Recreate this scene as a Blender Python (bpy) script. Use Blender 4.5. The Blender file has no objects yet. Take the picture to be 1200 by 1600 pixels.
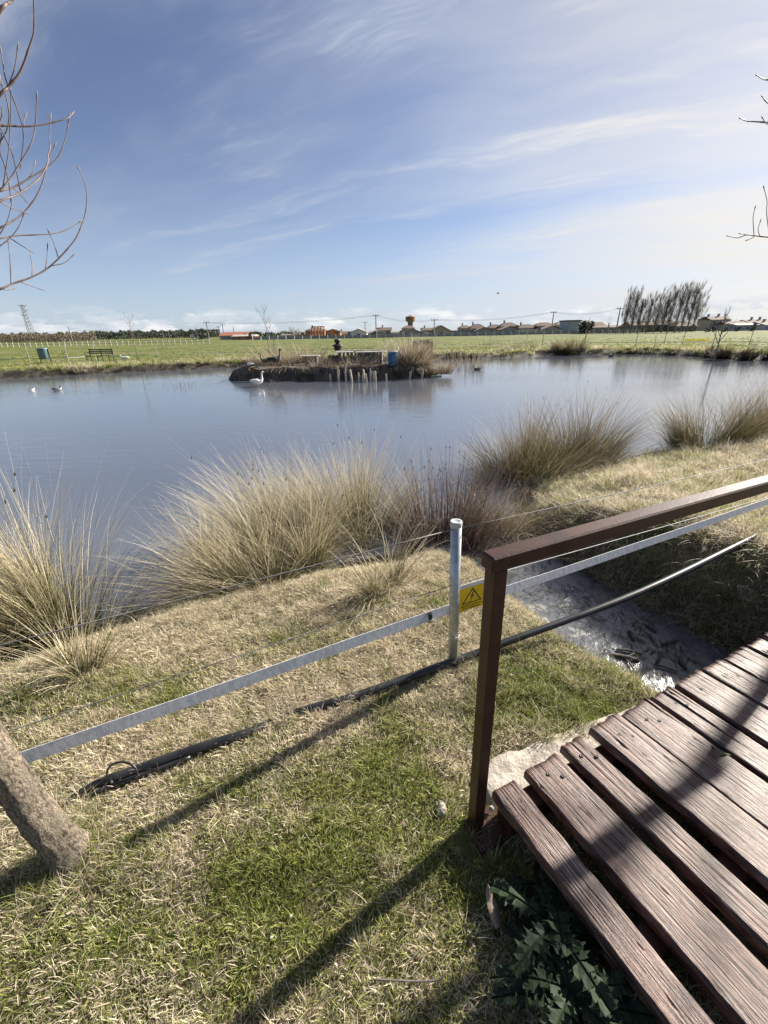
import bpy, bmesh, math, random
import numpy as np
from mathutils import Vector, Matrix, Euler
rnd = random.Random(7)
rng = np.random.default_rng(11)
R_ = math.radians
scn = bpy.context.scene
col = scn.collection

# ------------------------------------------------------------------ camera
CX, CY, FPX, HOR, ROLL, EYE = 600.0, 800.0, 650.0, 518.0, 0.02, 1.65      # photo pixels (1200x1600)
PITCH = math.atan((CY-HOR)*math.cos(ROLL)/FPX)
cF = np.array([0, math.cos(PITCH), -math.sin(PITCH)])
_u = np.array([0, math.sin(PITCH), math.cos(PITCH)]); _r = np.array([1., 0, 0])
cR = _r*math.cos(ROLL)-_u*math.sin(ROLL)
cU = _u*math.cos(ROLL)+_r*math.sin(ROLL)
cC = np.array([0, 0, EYE])
cd = bpy.data.cameras.new('camera'); cam = bpy.data.objects.new('camera', cd); col.objects.link(cam)
cd.sensor_fit = 'HORIZONTAL'; cd.sensor_width = 36.0; cd.lens = FPX/1200*36
cd.clip_start = 0.05; cd.clip_end = 5000
M = Matrix(((cR[0], cU[0], -cF[0], 0), (cR[1], cU[1], -cF[1], 0), (cR[2], cU[2], -cF[2], EYE), (0, 0, 0, 1)))
cam.matrix_world = M
scn.camera = cam

# ------------------------------------------------------------------ sun and sky
SUN_AZ, SUN_EL = R_(56), R_(29)
sd = Vector((math.sin(SUN_AZ)*math.cos(SUN_EL), math.cos(SUN_AZ)*math.cos(SUN_EL), math.sin(SUN_EL)))
sl = bpy.data.lights.new('sun', 'SUN'); sun = bpy.data.objects.new('sun', sl); col.objects.link(sun)
sl.energy = 4.9; sl.angle = R_(1.0); sl.color = (1, 0.93, 0.82)
sun.rotation_euler = sd.to_track_quat('Z', 'Y').to_euler()
scn.view_settings.view_transform = 'Standard'; scn.view_settings.look = 'None'
scn.view_settings.gamma = 1.0; scn.view_settings.use_curve_mapping = False
scn.view_settings.exposure = 1.42

W = bpy.data.worlds.new('World'); scn.world = W; W.use_nodes = True
class NT:
    def __init__(s, tree): s.t = tree; s.n = tree.nodes; s.l = tree.links
    def add(s, typ, **kw):
        n = s.n.new(typ)
        for k, v in kw.items():
            if k == 'inp':
                for a, b in v.items(): s.set(n, a, b)
            else: setattr(n, k, v)
        return n
    def set(s, n, a, b):
        sock = n.inputs[a]
        if isinstance(b, bpy.types.NodeSocket): s.l.new(b, sock)
        elif hasattr(b, 'outputs'): s.l.new(b.outputs[0], sock)
        else: sock.default_value = b
    def math(s, op, a, b=0.0, c=None, clamp=False):
        n = s.add('ShaderNodeMath', operation=op, use_clamp=clamp); s.set(n, 0, a); s.set(n, 1, b)
        if c is not None: s.set(n, 2, c)
        return n.outputs[0]
    def vmath(s, op, a, b=None):
        n = s.add('ShaderNodeVectorMath', operation=op); s.set(n, 0, a)
        if b is not None: s.set(n, 1, b)
        return n.outputs['Value'] if op in ('DOT_PRODUCT', 'LENGTH') else n.outputs[0]
    def smooth(s, v, a, b, lo=0.0, hi=1.0):
        n = s.add('ShaderNodeMapRange', interpolation_type='SMOOTHSTEP')
        s.set(n, 'Value', v); s.set(n, 'From Min', a); s.set(n, 'From Max', b); s.set(n, 'To Min', lo); s.set(n, 'To Max', hi)
        return n.outputs[0]
    def mix(s, f, a, b):
        n = s.add('ShaderNodeMix', data_type='RGBA'); s.set(n, 0, f); s.set(n, 6, a); s.set(n, 7, b); return n.outputs[2]
    def noise(s, vec, scale, detail=4, rough=.55, dist=0.0):
        n = s.add('ShaderNodeTexNoise'); s.set(n, 'Vector', vec); s.set(n, 'Scale', scale); s.set(n, 'Detail', detail)
        s.set(n, 'Roughness', rough); s.set(n, 'Distortion', dist); return n.outputs[0]
    def comb(s, x, y, z):
        n = s.add('ShaderNodeCombineXYZ'); s.set(n, 0, x); s.set(n, 1, y); s.set(n, 2, z); return n.outputs[0]
    def ramp(s, f, stops):
        n = s.add('ShaderNodeValToRGB'); e = n.color_ramp.elements
        while len(e) < len(stops): e.new(.5)
        for i, (p, c) in enumerate(stops): e[i].position = p; e[i].color = (*c, 1)
        s.set(n, 0, f); return n.outputs[0]
w = NT(W.node_tree); w.n.clear()
sky = w.add('ShaderNodeTexSky', sky_type='NISHITA', sun_disc=False, sun_elevation=SUN_EL, sun_rotation=SUN_AZ,
            altitude=700, air_density=0.9, dust_density=0.6, ozone_density=3.0)
tc = w.add('ShaderNodeTexCoord').outputs['Generated']
sp = w.add('ShaderNodeSeparateXYZ'); w.set(sp, 0, tc); dx, dy, dz = sp.outputs
up = w.math('MAXIMUM', dz, 0.0)
den = w.math('ADD', up, 0.10)
px = w.math('DIVIDE', dx, den); py = w.math('DIVIDE', dy, den)
# thin high cloud: streaks drawn out along one wind direction on a plane overhead
ca, sa = math.cos(R_(-26)), math.sin(R_(-26))
al = w.math('ADD', w.math('MULTIPLY', px, ca), w.math('MULTIPLY', py, sa))
ac = w.math('SUBTRACT', w.math('MULTIPLY', py, ca), w.math('MULTIPLY', px, sa))
warp = w.noise(w.comb(px, py, 0.0), 0.7, 3)
ac2 = w.math('ADD', ac, w.math('MULTIPLY', warp, .7))
n1 = w.noise(w.comb(w.math('MULTIPLY', al, 0.42), ac2, 1.7), 1.1, 7, .58, .25)
n2 = w.noise(w.comb(w.math('MULTIPLY', al, 0.25), w.math('MULTIPLY', ac2, 0.6), 7.3), 0.8, 4, .5)
n3 = w.noise(w.comb(w.math('MULTIPLY', al, 0.5), w.math('MULTIPLY', ac2, 2.4), 3.1), 1.6, 7, .62, .2)
sdot = w.vmath('DOT_PRODUCT', tc, tuple(sd))
sdc = w.math('MAXIMUM', sdot, 0.0)
near_sun = w.smooth(sdot, 0.35, 0.98)                     # more, thicker veil on the sun's side of the sky
veil = w.math('ADD', w.math('MULTIPLY', n1, .55), w.math('MULTIPLY', n2, .45))
veil = w.math('ADD', veil, w.math('MULTIPLY', near_sun, .13))
veil = w.math('ADD', veil, w.math('ADD', w.math('MULTIPLY', w.smooth(dz, .50, .06), .075), w.math('MULTIPLY', w.math('MULTIPLY', w.smooth(dz, .42, .05), w.smooth(sdot, .50, .92)), .19)))   # a slanting path crosses more of the thin cloud
v = w.smooth(veil, .47, .90)
streak = w.math('MULTIPLY', w.smooth(n3, .48, .74), w.smooth(n1, .38, .62))
v = w.math('ADD', w.math('MULTIPLY', v, .85), w.math('MULTIPLY', streak, .52), clamp=True)
# low cumulus far away on the horizon
az = w.math('ARCTAN2', dx, dy)
cu = w.noise(w.comb(w.math('MULTIPLY', az, 10.0), w.math('MULTIPLY', dz, 34.0), 4.0), 1.6, 6, .55)
cu_band = w.math('MULTIPLY', w.smooth(dz, .0, .012), w.smooth(dz, .06, .02))
cuv = w.math('MULTIPLY', w.smooth(w.math('ADD', cu, w.math('MULTIPLY', cu_band, .12)), .53, .62), cu_band)
cu_shade = w.smooth(w.noise(w.comb(w.math('MULTIPLY', az, 10.0), w.math('MULTIPLY', w.math('SUBTRACT', dz, .006), 34.0), 4.0), 1.6, 3, .5), .45, .75)
glow = w.math('ADD', w.math('MULTIPLY', w.math('POWER', sdc, 3.0), 2.6), 4.9)
warmth = w.smooth(sdot, .62, .97)
cl_col = w.mix(warmth, (.90, .97, 1.10, 1), (1.04, 1.0, .93, 1))
cl = w.vmath('SCALE', cl_col); w.set(cl.node, 3, glow)
cu_col = w.mix(cu_shade, (5.2, 5.6, 6.2, 1), (8.2, 8.1, 7.9, 1))
# dusty pale air low down
lowband = w.smooth(dz, .30, .0)
skyc = w.mix(w.math('MULTIPLY', lowband, .52), sky.outputs[0], (4.3, 5.6, 7.2, 1))
hs = w.add('ShaderNodeHueSaturation'); w.set(hs, 'Color', skyc); hs.inputs['Hue'].default_value = .509; hs.inputs['Saturation'].default_value = .90; hs.inputs['Value'].default_value = .88
c1 = w.mix(v, hs.outputs[0], cl)
c2 = w.mix(w.math('MULTIPLY', cuv, .8), c1, cu_col)
bg = w.add('ShaderNodeBackground'); w.set(bg, 0, c2); bg.inputs[1].default_value = 0.050
wo = w.add('ShaderNodeOutputWorld'); w.l.new(bg.outputs[0], wo.inputs[0])

# ------------------------------------------------------------------ layout helpers (metres; photo pixel -> a point on a real surface)
def ray(x, y): return cF*FPX + cR*(x-CX) - cU*(y-CY)
def on_z(x, y, z=0.0):
    d = ray(x, y); return cC + d*((z-EYE)/d[2])
def far(x, D, z=0.0):
    """ground point seen in photo column x at forward depth D"""
    t = D/FPX
    b = cF[2]*FPX + cR[2]*(x-CX); yy = CY + (b - (z-EYE)/t)/cU[2]
    return cC + t*ray(x, yy)
FA = R_(65.5); FD = np.array([math.sin(FA), math.cos(FA), 0]); FN = np.array([FD[1], -FD[0], 0])
MP = np.array([.36, 1.74, 0.])
def on_fence(x, y, off=0.0):
    d = ray(x, y); p0 = MP + FN*off; return cC + d*(((p0-cC)@FN)/(d@FN))
def along(x, y, dist): 
    d = ray(x, y); return cC + d/np.linalg.norm(d)*dist

# ------------------------------------------------------------------ value noise in numpy
def _h(ix, iy, s):
    n = (ix.astype(np.int64)*374761393 + iy.astype(np.int64)*668265263 + s*982451653) & 0xFFFFFFFF
    n = ((n ^ (n >> 13))*1274126177) & 0xFFFFFFFF
    n = ((n ^ (n >> 16))*2246822519) & 0xFFFFFFFF
    return ((n ^ (n >> 15)) & 0xFFFFFF)/float(0xFFFFFF)
def vn(x, y, s=0):
    x = np.asarray(x, float); y = np.asarray(y, float)
    ix = np.floor(x); iy = np.floor(y); fx = x-ix; fy = y-iy
    fx = fx*fx*(3-2*fx); fy = fy*fy*(3-2*fy)
    a = _h(ix, iy, s); b = _h(ix+1, iy, s); c = _h(ix, iy+1, s); d = _h(ix+1, iy+1, s)
    return (a*(1-fx)+b*fx)*(1-fy)+(c*(1-fx)+d*fx)*fy
def fbm(x, y, o=4, s=0):
    r = 0; a = .5; t = 0
    for k in range(o): r = r+a*vn(np.asarray(x)*2**k+k*17.3, np.asarray(y)*2**k-k*9.1, s+k); t += a; a *= .5
    return r/t
def sst(a, b, x):
    t = np.clip((np.asarray(x, float)-a)/(b-a), 0, 1); return t*t*(3-2*t)

# ------------------------------------------------------------------ object helpers
def tag(o, label=None, cat=None, group=None, kind=None):
    if label: o['label'] = label
    if cat: o['category'] = cat
    if group: o['group'] = group
    if kind: o['kind'] = kind
    return o
def empty(name, loc=(0, 0, 0), rz=0.0):
    o = bpy.data.objects.new(name, None); col.objects.link(o); o.location = [float(q) for q in loc]; o.rotation_euler = (0, 0, rz); o.empty_display_size = .1
    return o
def link(name, me, parent=None):
    o = bpy.data.objects.new(name, me); col.objects.link(o)
    if parent is not None: o.parent = parent
    return o
def children(o, _c={}):
    return list(o.children)
def copy_tree(o, parent=None):
    c = o.copy(); col.objects.link(c)
    if parent is not None: c.parent = parent
    for ch in list(o.children): copy_tree(ch, c)
    return c
def np_mesh(name, V, Fq, mat, attrs=None, smooth=False):
    """V (n,3), Fq (m,3|4) -> mesh"""
    me = bpy.data.meshes.new(name); V = np.asarray(V, np.float32); Fq = np.asarray(Fq, np.int32)
    k = Fq.shape[1]
    me.vertices.add(len(V)); me.vertices.foreach_set('co', V.ravel())
    me.loops.add(Fq.size); me.loops.foreach_set('vertex_index', Fq.ravel())
    me.polygons.add(len(Fq)); me.polygons.foreach_set('loop_start', np.arange(0, Fq.size, k, dtype=np.int32))
    if smooth: me.polygons.foreach_set('use_smooth', np.ones(len(Fq), bool))
    for n, a in (attrs or {}).items():
        at = me.attributes.new(n, 'FLOAT', 'POINT'); at.data.foreach_set('value', np.asarray(a, np.float32))
    me.update(calc_edges=True)
    if mat: me.materials.append(mat)
    return me

class MB:
    def __init__(s): s.v = []; s.f = []
    def add(s, vs, fs):
        b = len(s.v); s.v += [tuple(float(q) for q in p) for p in vs]; s.f += [tuple(b+i for i in f) for f in fs]; return s
    def box(s, c, size, X=(1, 0, 0), Y=(0, 1, 0), bev=0.0):
        c = np.array(c, float); X = np.array(X, float); X /= np.linalg.norm(X); Y = np.array(Y, float); Y = Y-X*(X@Y); Y /= np.linalg.norm(Y); Z = np.cross(X, Y)
        a, b, d = np.array(size, float)/2
        if bev <= 0:
            vs = [c+X*a*i+Y*b*j+Z*d*k for k in (-1, 1) for j in (-1, 1) for i in (-1, 1)]
            return s.add(vs, [(0, 2, 3, 1), (4, 5, 7, 6), (0, 1, 5, 4), (2, 6, 7, 3), (0, 4, 6, 2), (1, 3, 7, 5)])
        q = bev; vs = []; ring = [(-a+q, -b), (a-q, -b), (a, -b+q), (a, b-q), (a-q, b), (-a+q, b), (-a, b-q), (-a, -b+q)]
        ins = [(max(-a+q, min(a-q, x)), max(-b+q, min(b-q, y))) for x, y in ring]
        for zz, rr in ((-d, ins), (-d+q, ring), (d-q, ring), (d, ins)):
            vs += [c+X*x+Y*y+Z*zz for x, y in rr]
        fs = [tuple(range(7, -1, -1)), tuple(range(24, 32))]
        for l in range(3):
            for i in range(8): j = (i+1) % 8; fs.append((l*8+i, l*8+j, l*8+8+j, l*8+8+i))
        return s.add(vs, fs)
    def tube(s, pts, rad, n=8, cap=True):
        pts = [np.array(p, float) for p in pts]; m = len(pts)
        if not hasattr(rad, '__len__'): rad = [rad]*m
        vs = []; N = None
        for i, p in enumerate(pts):
            t = pts[min(i+1, m-1)]-pts[max(i-1, 0)]; L = np.linalg.norm(t); t = t/L if L > 1e-9 else np.array([0, 0, 1.])
            if N is None:
                N = np.cross(t, [0, 0, 1.] if abs(t[2]) < .9 else [1., 0, 0])
            N = N-t*(N@t); N /= (np.linalg.norm(N)+1e-12); B = np.cross(t, N)
            for k in range(n):
                q = 2*math.pi*k/n; vs.append(p+rad[i]*(N*math.cos(q)+B*math.sin(q)))
        fs = [(i*n+k, i*n+(k+1) % n, (i+1)*n+(k+1) % n, (i+1)*n+k) for i in range(m-1) for k in range(n)]
        if cap: fs += [tuple(range(n-1, -1, -1)), tuple(range((m-1)*n, m*n))]
        return s.add(vs, fs)
    def etube(s, pts, rw, rh, n=10):
        """tube along x-z path with elliptical section: rw across (y), rh in the path plane"""
        pts = [np.array(p, float) for p in pts]; m = len(pts); vs = []
        for i, p in enumerate(pts):
            t = pts[min(i+1, m-1)]-pts[max(i-1, 0)]; t /= np.linalg.norm(t); Y = np.array([0, 1., 0]); B = np.cross(t, Y)
            for k in range(n):
                q = 2*math.pi*k/n; vs.append(p+Y*rw[i]*math.cos(q)+B*rh[i]*math.sin(q))
        fs = [(i*n+k, i*n+(k+1) % n, (i+1)*n+(k+1) % n, (i+1)*n+k) for i in range(m-1) for k in range(n)]
        fs += [tuple(range(n-1, -1, -1)), tuple(range((m-1)*n, m*n))]
        return s.add(vs, fs)
    def lathe(s, prof, n=16, c=(0, 0, 0)):
        vs = [(c[0]+r*math.cos(2*math.pi*k/n), c[1]+r*math.sin(2*math.pi*k/n), c[2]+z) for r, z in prof for k in range(n)]
        m = len(prof)
        fs = [(i*n+k, i*n+(k+1) % n, (i+1)*n+(k+1) % n, (i+1)*n+k) for i in range(m-1) for k in range(n)]
        fs += [tuple(range(n-1, -1, -1)), tuple(range((m-1)*n, m*n))]
        return s.add(vs, fs)
    def mesh(s, name, mat, smooth=False):
        me = bpy.data.meshes.new(name); me.from_pydata(s.v, [], s.f); me.update()
        if smooth: me.polygons.foreach_set('use_smooth', [True]*len(me.polygons))
        if mat: me.materials.append(mat)
        return me
    def build(s, name, mat, parent=None, smooth=False): return link(name, s.mesh(name, mat, smooth), parent)

# ------------------------------------------------------------------ materials
def pmat(name, c1, c2, scale=4, rough=.7, bump=.0, stretch=(1, 1, 1), detail=5, metallic=0.0, lo=.35, hi=.65, coord='Object', spec=.5, per_obj=True, bscale=None, c3=None):
    m = bpy.data.materials.new(name); m.use_nodes = True; t = NT(m.node_tree); b = t.n['Principled BSDF']
    if coord == 'World': v = t.add('ShaderNodeNewGeometry').outputs['Position']
    else:
        v = t.add('ShaderNodeTexCoord').outputs['Object']
        if per_obj:
            oi = t.add('ShaderNodeObjectInfo').outputs['Random']; v = t.vmath('ADD', v, t.comb(t.math('MULTIPLY', oi, 37.0), t.math('MULTIPLY', oi, 91.0), t.math('MULTIPLY', oi, 13.0)))
    vs = t.vmath('MULTIPLY', v, stretch)
    n = t.noise(vs, scale, detail, .6)
    c = t.mix(t.smooth(n, lo, hi), (*c1, 1), (*c2, 1))
    if c3 is not None:
        c = t.mix(t.smooth(t.noise(vs, scale*.23, 3), .5, .68), c, (*c3, 1))
    t.set(b, 'Base Color', c); b.inputs['Roughness'].default_value = rough; b.inputs['Metallic'].default_value = metallic
    b.inputs['Specular IOR Level'].default_value = spec
    if bump:
        bn = t.add('ShaderNodeBump'); t.set(bn, 'Height', t.noise(vs, bscale or scale*2.5, 6, .65)); bn.inputs['Strength'].default_value = bump; bn.inputs['Distance'].default_value = .01
        t.set(b, 'Normal', bn)
    return m
def blade_mat(name, stops, dry=None, transl=.35, rough=.55, inst=False, patch=None):
    """plant blades: colour runs along the blade (t) and differs blade to blade (rnd); 'dry' mixes a second ramp"""
    m = bpy.data.materials.new(name); m.use_nodes = True; t = NT(m.node_tree); b = t.n['Principled BSDF']; out = t.n['Material Output']
    at = t.add('ShaderNodeAttribute', attribute_name='t').outputs['Fac']; ar = t.add('ShaderNodeAttribute', attribute_name='rnd').outputs['Fac']
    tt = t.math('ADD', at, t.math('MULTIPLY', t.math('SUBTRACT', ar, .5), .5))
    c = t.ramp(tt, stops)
    if dry is not None:
        c2 = t.ramp(tt, dry)
        if inst: ti = t.add('ShaderNodeAttribute', attribute_name='tint', attribute_type='INSTANCER').outputs['Fac']
        else: ti = .5
        a2 = t.add('ShaderNodeAttribute', attribute_name='rnd2').outputs['Fac']
        f = t.smooth(t.math('SUBTRACT', ti, a2), -.04, .04)
        c = t.mix(f, c, c2)
    hv = t.add('ShaderNodeHueSaturation'); t.set(hv, 'Color', c)
    t.set(hv, 'Value', t.math('ADD', .62, t.math('MULTIPLY', ar, .76)))
    if inst: t.set(hv, 'Hue', t.math('ADD', .487, t.math('MULTIPLY', t.noise(t.add('ShaderNodeNewGeometry').outputs['Position'], 1.7, 3), .026)))
    t.set(b, 'Base Color', hv); b.inputs['Roughness'].default_value = rough; b.inputs['Specular IOR Level'].default_value = .35
    tr = t.add('ShaderNodeBsdfTranslucent'); t.set(tr, 0, hv)
    mx = t.add('ShaderNodeMixShader'); mx.inputs[0].default_value = transl
    t.l.new(b.outputs[0], mx.inputs[1]); t.l.new(tr.outputs[0], mx.inputs[2]); t.l.new(mx.outputs[0], out.inputs[0])
    return m
MT = {}
MT['paint_brown'] = pmat('paint_brown', (.034, .0125, .007), (.060, .024, .014), 9, .42, .12, (1, 1, 1), c3=(.045, .02, .013), spec=.35, bscale=90)
MT['galv'] = pmat('galv', (.33, .36, .38), (.46, .48, .49), 26, .42, .05, metallic=.75, per_obj=False)
MT['cap_grey'] = pmat('cap_grey', (.42, .44, .44), (.5, .52, .52), 8, .5)
MT['tape'] = pmat('tape', (.50, .51, .52), (.68, .68, .68), 60, .6, .2, (1, 1, .4), per_obj=False)
MT['hose'] = pmat('hose', (.014, .014, .016), (.030, .030, .032), 14, .38, .05, per_obj=False)
MT['wire'] = pmat('wire', (.10, .10, .10), (.22, .22, .21), 20, .6, per_obj=False)
MT['rope'] = pmat('rope', (.42, .42, .40), (.58, .58, .55), 80, .7, per_obj=False)
MT['black'] = pmat('black', (.012, .012, .013), (.03, .03, .03), 8, .5)
MT['sign_yellow'] = pmat('sign_yellow', (.72, .47, .010), (.80, .55, .018), 30, .4)
MT['sign_white'] = pmat('sign_white', (.62, .62, .60), (.74, .74, .73), 10, .5)
MT['concrete'] = pmat('concrete', (.30, .26, .22), (.50, .45, .385), 22, .95, 1.0, c3=(.40, .35, .29), bscale=45)
MT['stone'] = pmat('stone', (.20, .18, .16), (.42, .38, .34), 30, .9, .6)
MT['bark'] = pmat('bark', (.10, .078, .058), (.30, .245, .18), 120, .92, 1.0, (1, 1, .5), c3=(.22, .19, .14), bscale=150, lo=.38, hi=.60)
MT['twig'] = pmat('twig', (.10, .068, .058), (.20, .15, .13), 12, .6, .1)
MT['dead'] = pmat('dead', (.10, .085, .07), (.24, .20, .16), 20, .85, .3)
MT['deadwet'] = pmat('deadwet', (.018, .017, .015), (.06, .055, .045), 14, .5, .2)
MT['mud'] = pmat('mud', (.035, .027, .020), (.135, .108, .080), 3, .85, 1.0, coord='World', bscale=14, c3=(.06, .05, .036))

# ------------------------------------------------------------------ pond, ditch, land heights
WZ = -0.35
POND = np.array([(-60, -14), (-30, -6), (-14, -1.2), (-7, .9), (-4.2, 1.75), (-2.64, 2.28), (-1.78, 2.98), (-.95, 3.3), (-.2, 3.5), (.35, 3.75), (.62, 4.1),
                 (1.15, 4.25), (1.55, 4.75), (1.78, 5.4), (2.9, 6.2), (4.6, 7.2), (7.5, 8.0), (12, 9.4), (20, 11), (30, 13.5), (37, 18), (36, 23), (29, 24.8),
                 (23.5, 26.9), (22, 31), (20.5, 35), (14, 35.6), (8, 33.3), (3, 33.6), (-3, 31.2), (-10.7, 29), (-15.4, 26.7), (-21, 24), (-30, 22), (-45, 16), (-60, 8)])
def seg_d(x, y, a, b):
    ax, ay = a; bx, by = b; vx, vy = bx-ax, by-ay
    t = np.clip(((x-ax)*vx+(y-ay)*vy)/(vx*vx+vy*vy), 0, 1)
    return np.hypot(x-ax-t*vx, y-ay-t*vy)
def pond_sd(x, y):
    d = np.full(np.shape(x), 1e9); ins = np.zeros(np.shape(x), bool); n = len(POND)
    for i in range(n):
        a, b = POND[i], POND[(i+1) % n]
        d = np.minimum(d, seg_d(x, y, a, b))
        c = ((a[1] > y) != (b[1] > y)); xx = (b[0]-a[0])*(y-a[1])/((b[1]-a[1]) if b[1] != a[1] else 1e-9)+a[0]
        ins ^= (c & (x < xx))
    return np.where(ins, d, -d)                                # positive in the water
DITCH = [(1.0, 4.1), (1.22, 3.3), (1.62, 2.35), (2.0, 1.72), (2.55, .75), (3.3, -.9), (4.2, -3), (6, -7)]
def ditch_sd(x, y):
    """distance from the centre line and side (+ right bank)"""
    d = np.full(np.shape(x), 1e9); side = np.zeros(np.shape(x))
    for a, b in zip(DITCH[:-1], DITCH[1:]):
        q = seg_d(x, y, a, b); s = (b[0]-a[0])*(y-a[1])-(b[1]-a[1])*(x-a[0])
        m = q < d; d = np.where(m, q, d); side = np.where(m, s, side)
    return d, side
HW = .40
def height(x, y):
    x = np.asarray(x, float); y = np.asarray(y, float)
    p = pond_sd(x, y); dd, side = ditch_sd(x, y)
    right = side > 0
    near = sst(14, 9, np.hypot(x, y))
    land = (fbm(x*1.3, y*1.3, 3, 3)-.5)*.05 + (fbm(x*.12, y*.12, 3, 9)-.5)*.18*sst(12, 30, np.hypot(x, y))
    far_r = np.hypot(x, y)
    land = land - .25*sst(60, 100, far_r)*0
    # raised far bank of the ditch
    brd = np.abs((x-MP[0])*FN[0]+(y-MP[1])*FN[1]); brid = (x-.39)*FN[0]+(y-1.01)*FN[1]
    mound = np.where(right, .22*sst(.3, .9, dd)*sst(3.2, .9, dd)*near, 0)
    mound = mound*sst(.05, -.45, brid)
    land = land+mound+0
    far_bank = sst(15, 20, y)
    wsh = (.95+.9*sst(1.2, 2.5, x))*(1-far_bank)+.42*far_bank
    rough = (fbm(x*1.1, y*1.1, 4, 21)-.5)*.9*far_bank + (fbm(x*2.2, y*2.2, 3, 22)-.5)*.25*(1-far_bank)
    q = p+rough
    shore = sst(-wsh, 0.05, q)
    z = land*(1-shore)+(WZ-.015)*shore
    z = np.where(q > 0.05, WZ-.015-.5*np.clip((q-.05)/1.5, 0, 1), z)
    lw = np.where(right, .62, .42)
    dn = dd+(fbm(x*2.5, y*2.5, 3, 40)-.5)*.22
    e = sst(HW+lw, HW-.02, dn)
    zd = z*(1-e)+(WZ-.02)*e
    zd = np.where(dn < HW, WZ-.02-.18*np.clip((HW-dn)/.3, 0, 1), zd)
    return np.where(p > .6, z, np.minimum(z, zd))
def hz(x, y): return float(height(np.array([x]), np.array([y]))[0])

def axis(lo, a, b, hi, step, grow):
    r = list(np.arange(a, b+1e-6, step)); s = step; q = r[-1]
    while q < hi: s = min(s*grow, 40); q += s; r.append(q)
    s = step; q = r[0]; l = []
    while q > lo: s = min(s*grow, 40); q -= s; l.append(q)
    return np.array(l[::-1]+r)
gx = axis(-1500, -3.6, 4.6, 1500, .045, 1.035); gy = axis(-60, -.4, 6.6, 2600, .045, 1.028)
X, Y = np.meshgrid(gx, gy); Z = height(X, Y)
nx, ny = len(gx), len(gy)
ii = (np.arange(ny-1)[:, None]*nx+np.arange(nx-1)[None, :]).ravel()
Fq = np.stack([ii, ii+1, ii+1+nx, ii+nx], 1)
PS = pond_sd(X, Y); DS, SD = ditch_sd(X, Y)
Rr = np.hypot(X, Y)
mud_shade = np.maximum(sst(-.85, -.4, PS), sst(.95, .5, DS)*np.where(SD > 0, .8, 1)*sst(-.02, -.2, Z))  # waterline mud, widened inland to paint in the tussocks' shadow
mud_shade = np.clip(mud_shade+sst(.62, .7, fbm(X*.8, Y*.8, 4, 5))*.35*sst(18, 24, Y)*sst(-6, -1, PS), 0, 1)
field = sst(-1.2, -5.0, PS)*sst(17, 22, Rr)
gm = bpy.data.materials.new('ground'); gm.use_nodes = True; t = NT(gm.node_tree); b = t.n['Principled BSDF']
pos = t.add('ShaderNodeNewGeometry').outputs['Position']
am = t.add('ShaderNodeAttribute', attribute_name='mud').outputs['Fac']; af = t.add('ShaderNodeAttribute', attribute_name='field').outputs['Fac']
n_f = t.noise(pos, 26, 6, .7); n_m = t.noise(pos, 3.1, 5); n_l = t.noise(pos, .35, 5)
thatch = t.mix(t.smooth(n_f, .35, .7), (.13, .10, .065, 1), (.34, .28, .185, 1))
thatch = t.mix(t.smooth(n_m, .42, .62), thatch, t.mix(n_f, (.05, .06, .022, 1), (.15, .15, .06, 1)))
mud = t.mix(t.smooth(n_m, .4, .65), (.022, .019, .015, 1), (.075, .062, .048, 1))
fld = t.mix(t.smooth(n_l, .38, .62), (.08, .115, .018, 1), (.155, .165, .036, 1))
fld = t.mix(t.smooth(t.noise(t.vmath('MULTIPLY', pos, (.045, .11, 1)), 1.0, 6, .65), .48, .64), fld, (.17, .15, .065, 1))
fld = t.mix(t.smooth(t.noise(t.vmath('MULTIPLY', pos, (.2, .5, 1)), 1.3, 6, .7), .50, .60), fld, (.045, .062, .018, 1))
c = t.mix(af, thatch, fld); c = t.mix(am, c, mud)
t.set(b, 'Base Color', c); t.set(b, 'Roughness', t.math('SUBTRACT', .95, t.math('MULTIPLY', am, .2))); b.inputs['Specular IOR Level'].default_value = .25
bn = t.add('ShaderNodeBump'); t.set(bn, 'Height', t.math('ADD', t.noise(pos, 34, 6, .7), t.math('MULTIPLY', t.noise(pos, 2.2, 6, .7), 5.0))); bn.inputs['Strength'].default_value = .8; bn.inputs['Distance'].default_value = .02
t.set(b, 'Normal', bn)
g = link('ground', np_mesh('ground', np.stack([X, Y, Z], 2).reshape(-1, 3), Fq, gm, {'mud': mud_shade.ravel(), 'field': field.ravel()}, True))
tag(g, 'grassy ground with the lawn, the pond bed and the wide green meadow beyond', kind='structure')

# pond water
wm = bpy.data.materials.new('pond_water'); wm.use_nodes = True; t = NT(wm.node_tree); b = t.n['Principled BSDF']
pos = t.add('ShaderNodeNewGeometry').outputs['Position']
b.inputs['Base Color'].default_value = (.100, .114, .138, 1); b.inputs['Roughness'].default_value = .018; b.inputs['IOR'].default_value = 2.0
b.inputs['Specular IOR Level'].default_value = .6
rp = t.vmath('MULTIPLY', pos, (.55, 1.6, 1))
h1 = t.noise(rp, 3.2, 3, .5, .6); h2 = t.noise(t.vmath('MULTIPLY', pos, (.8, 1.9, 1)), 10, 3, .5); h3 = t.noise(t.vmath('MULTIPLY', pos, (.4, .8, 1)), .5, 2)
calm = t.smooth(t.noise(t.vmath('MULTIPLY', pos, (.5, .9, 1)), .16, 3, .5), .35, .7, .35, 1.0)
hh = t.math('ADD', t.math('MULTIPLY', h1, .62), t.math('ADD', t.math('MULTIPLY', h2, .20), t.math('MULTIPLY', h3, .6)))
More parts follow.
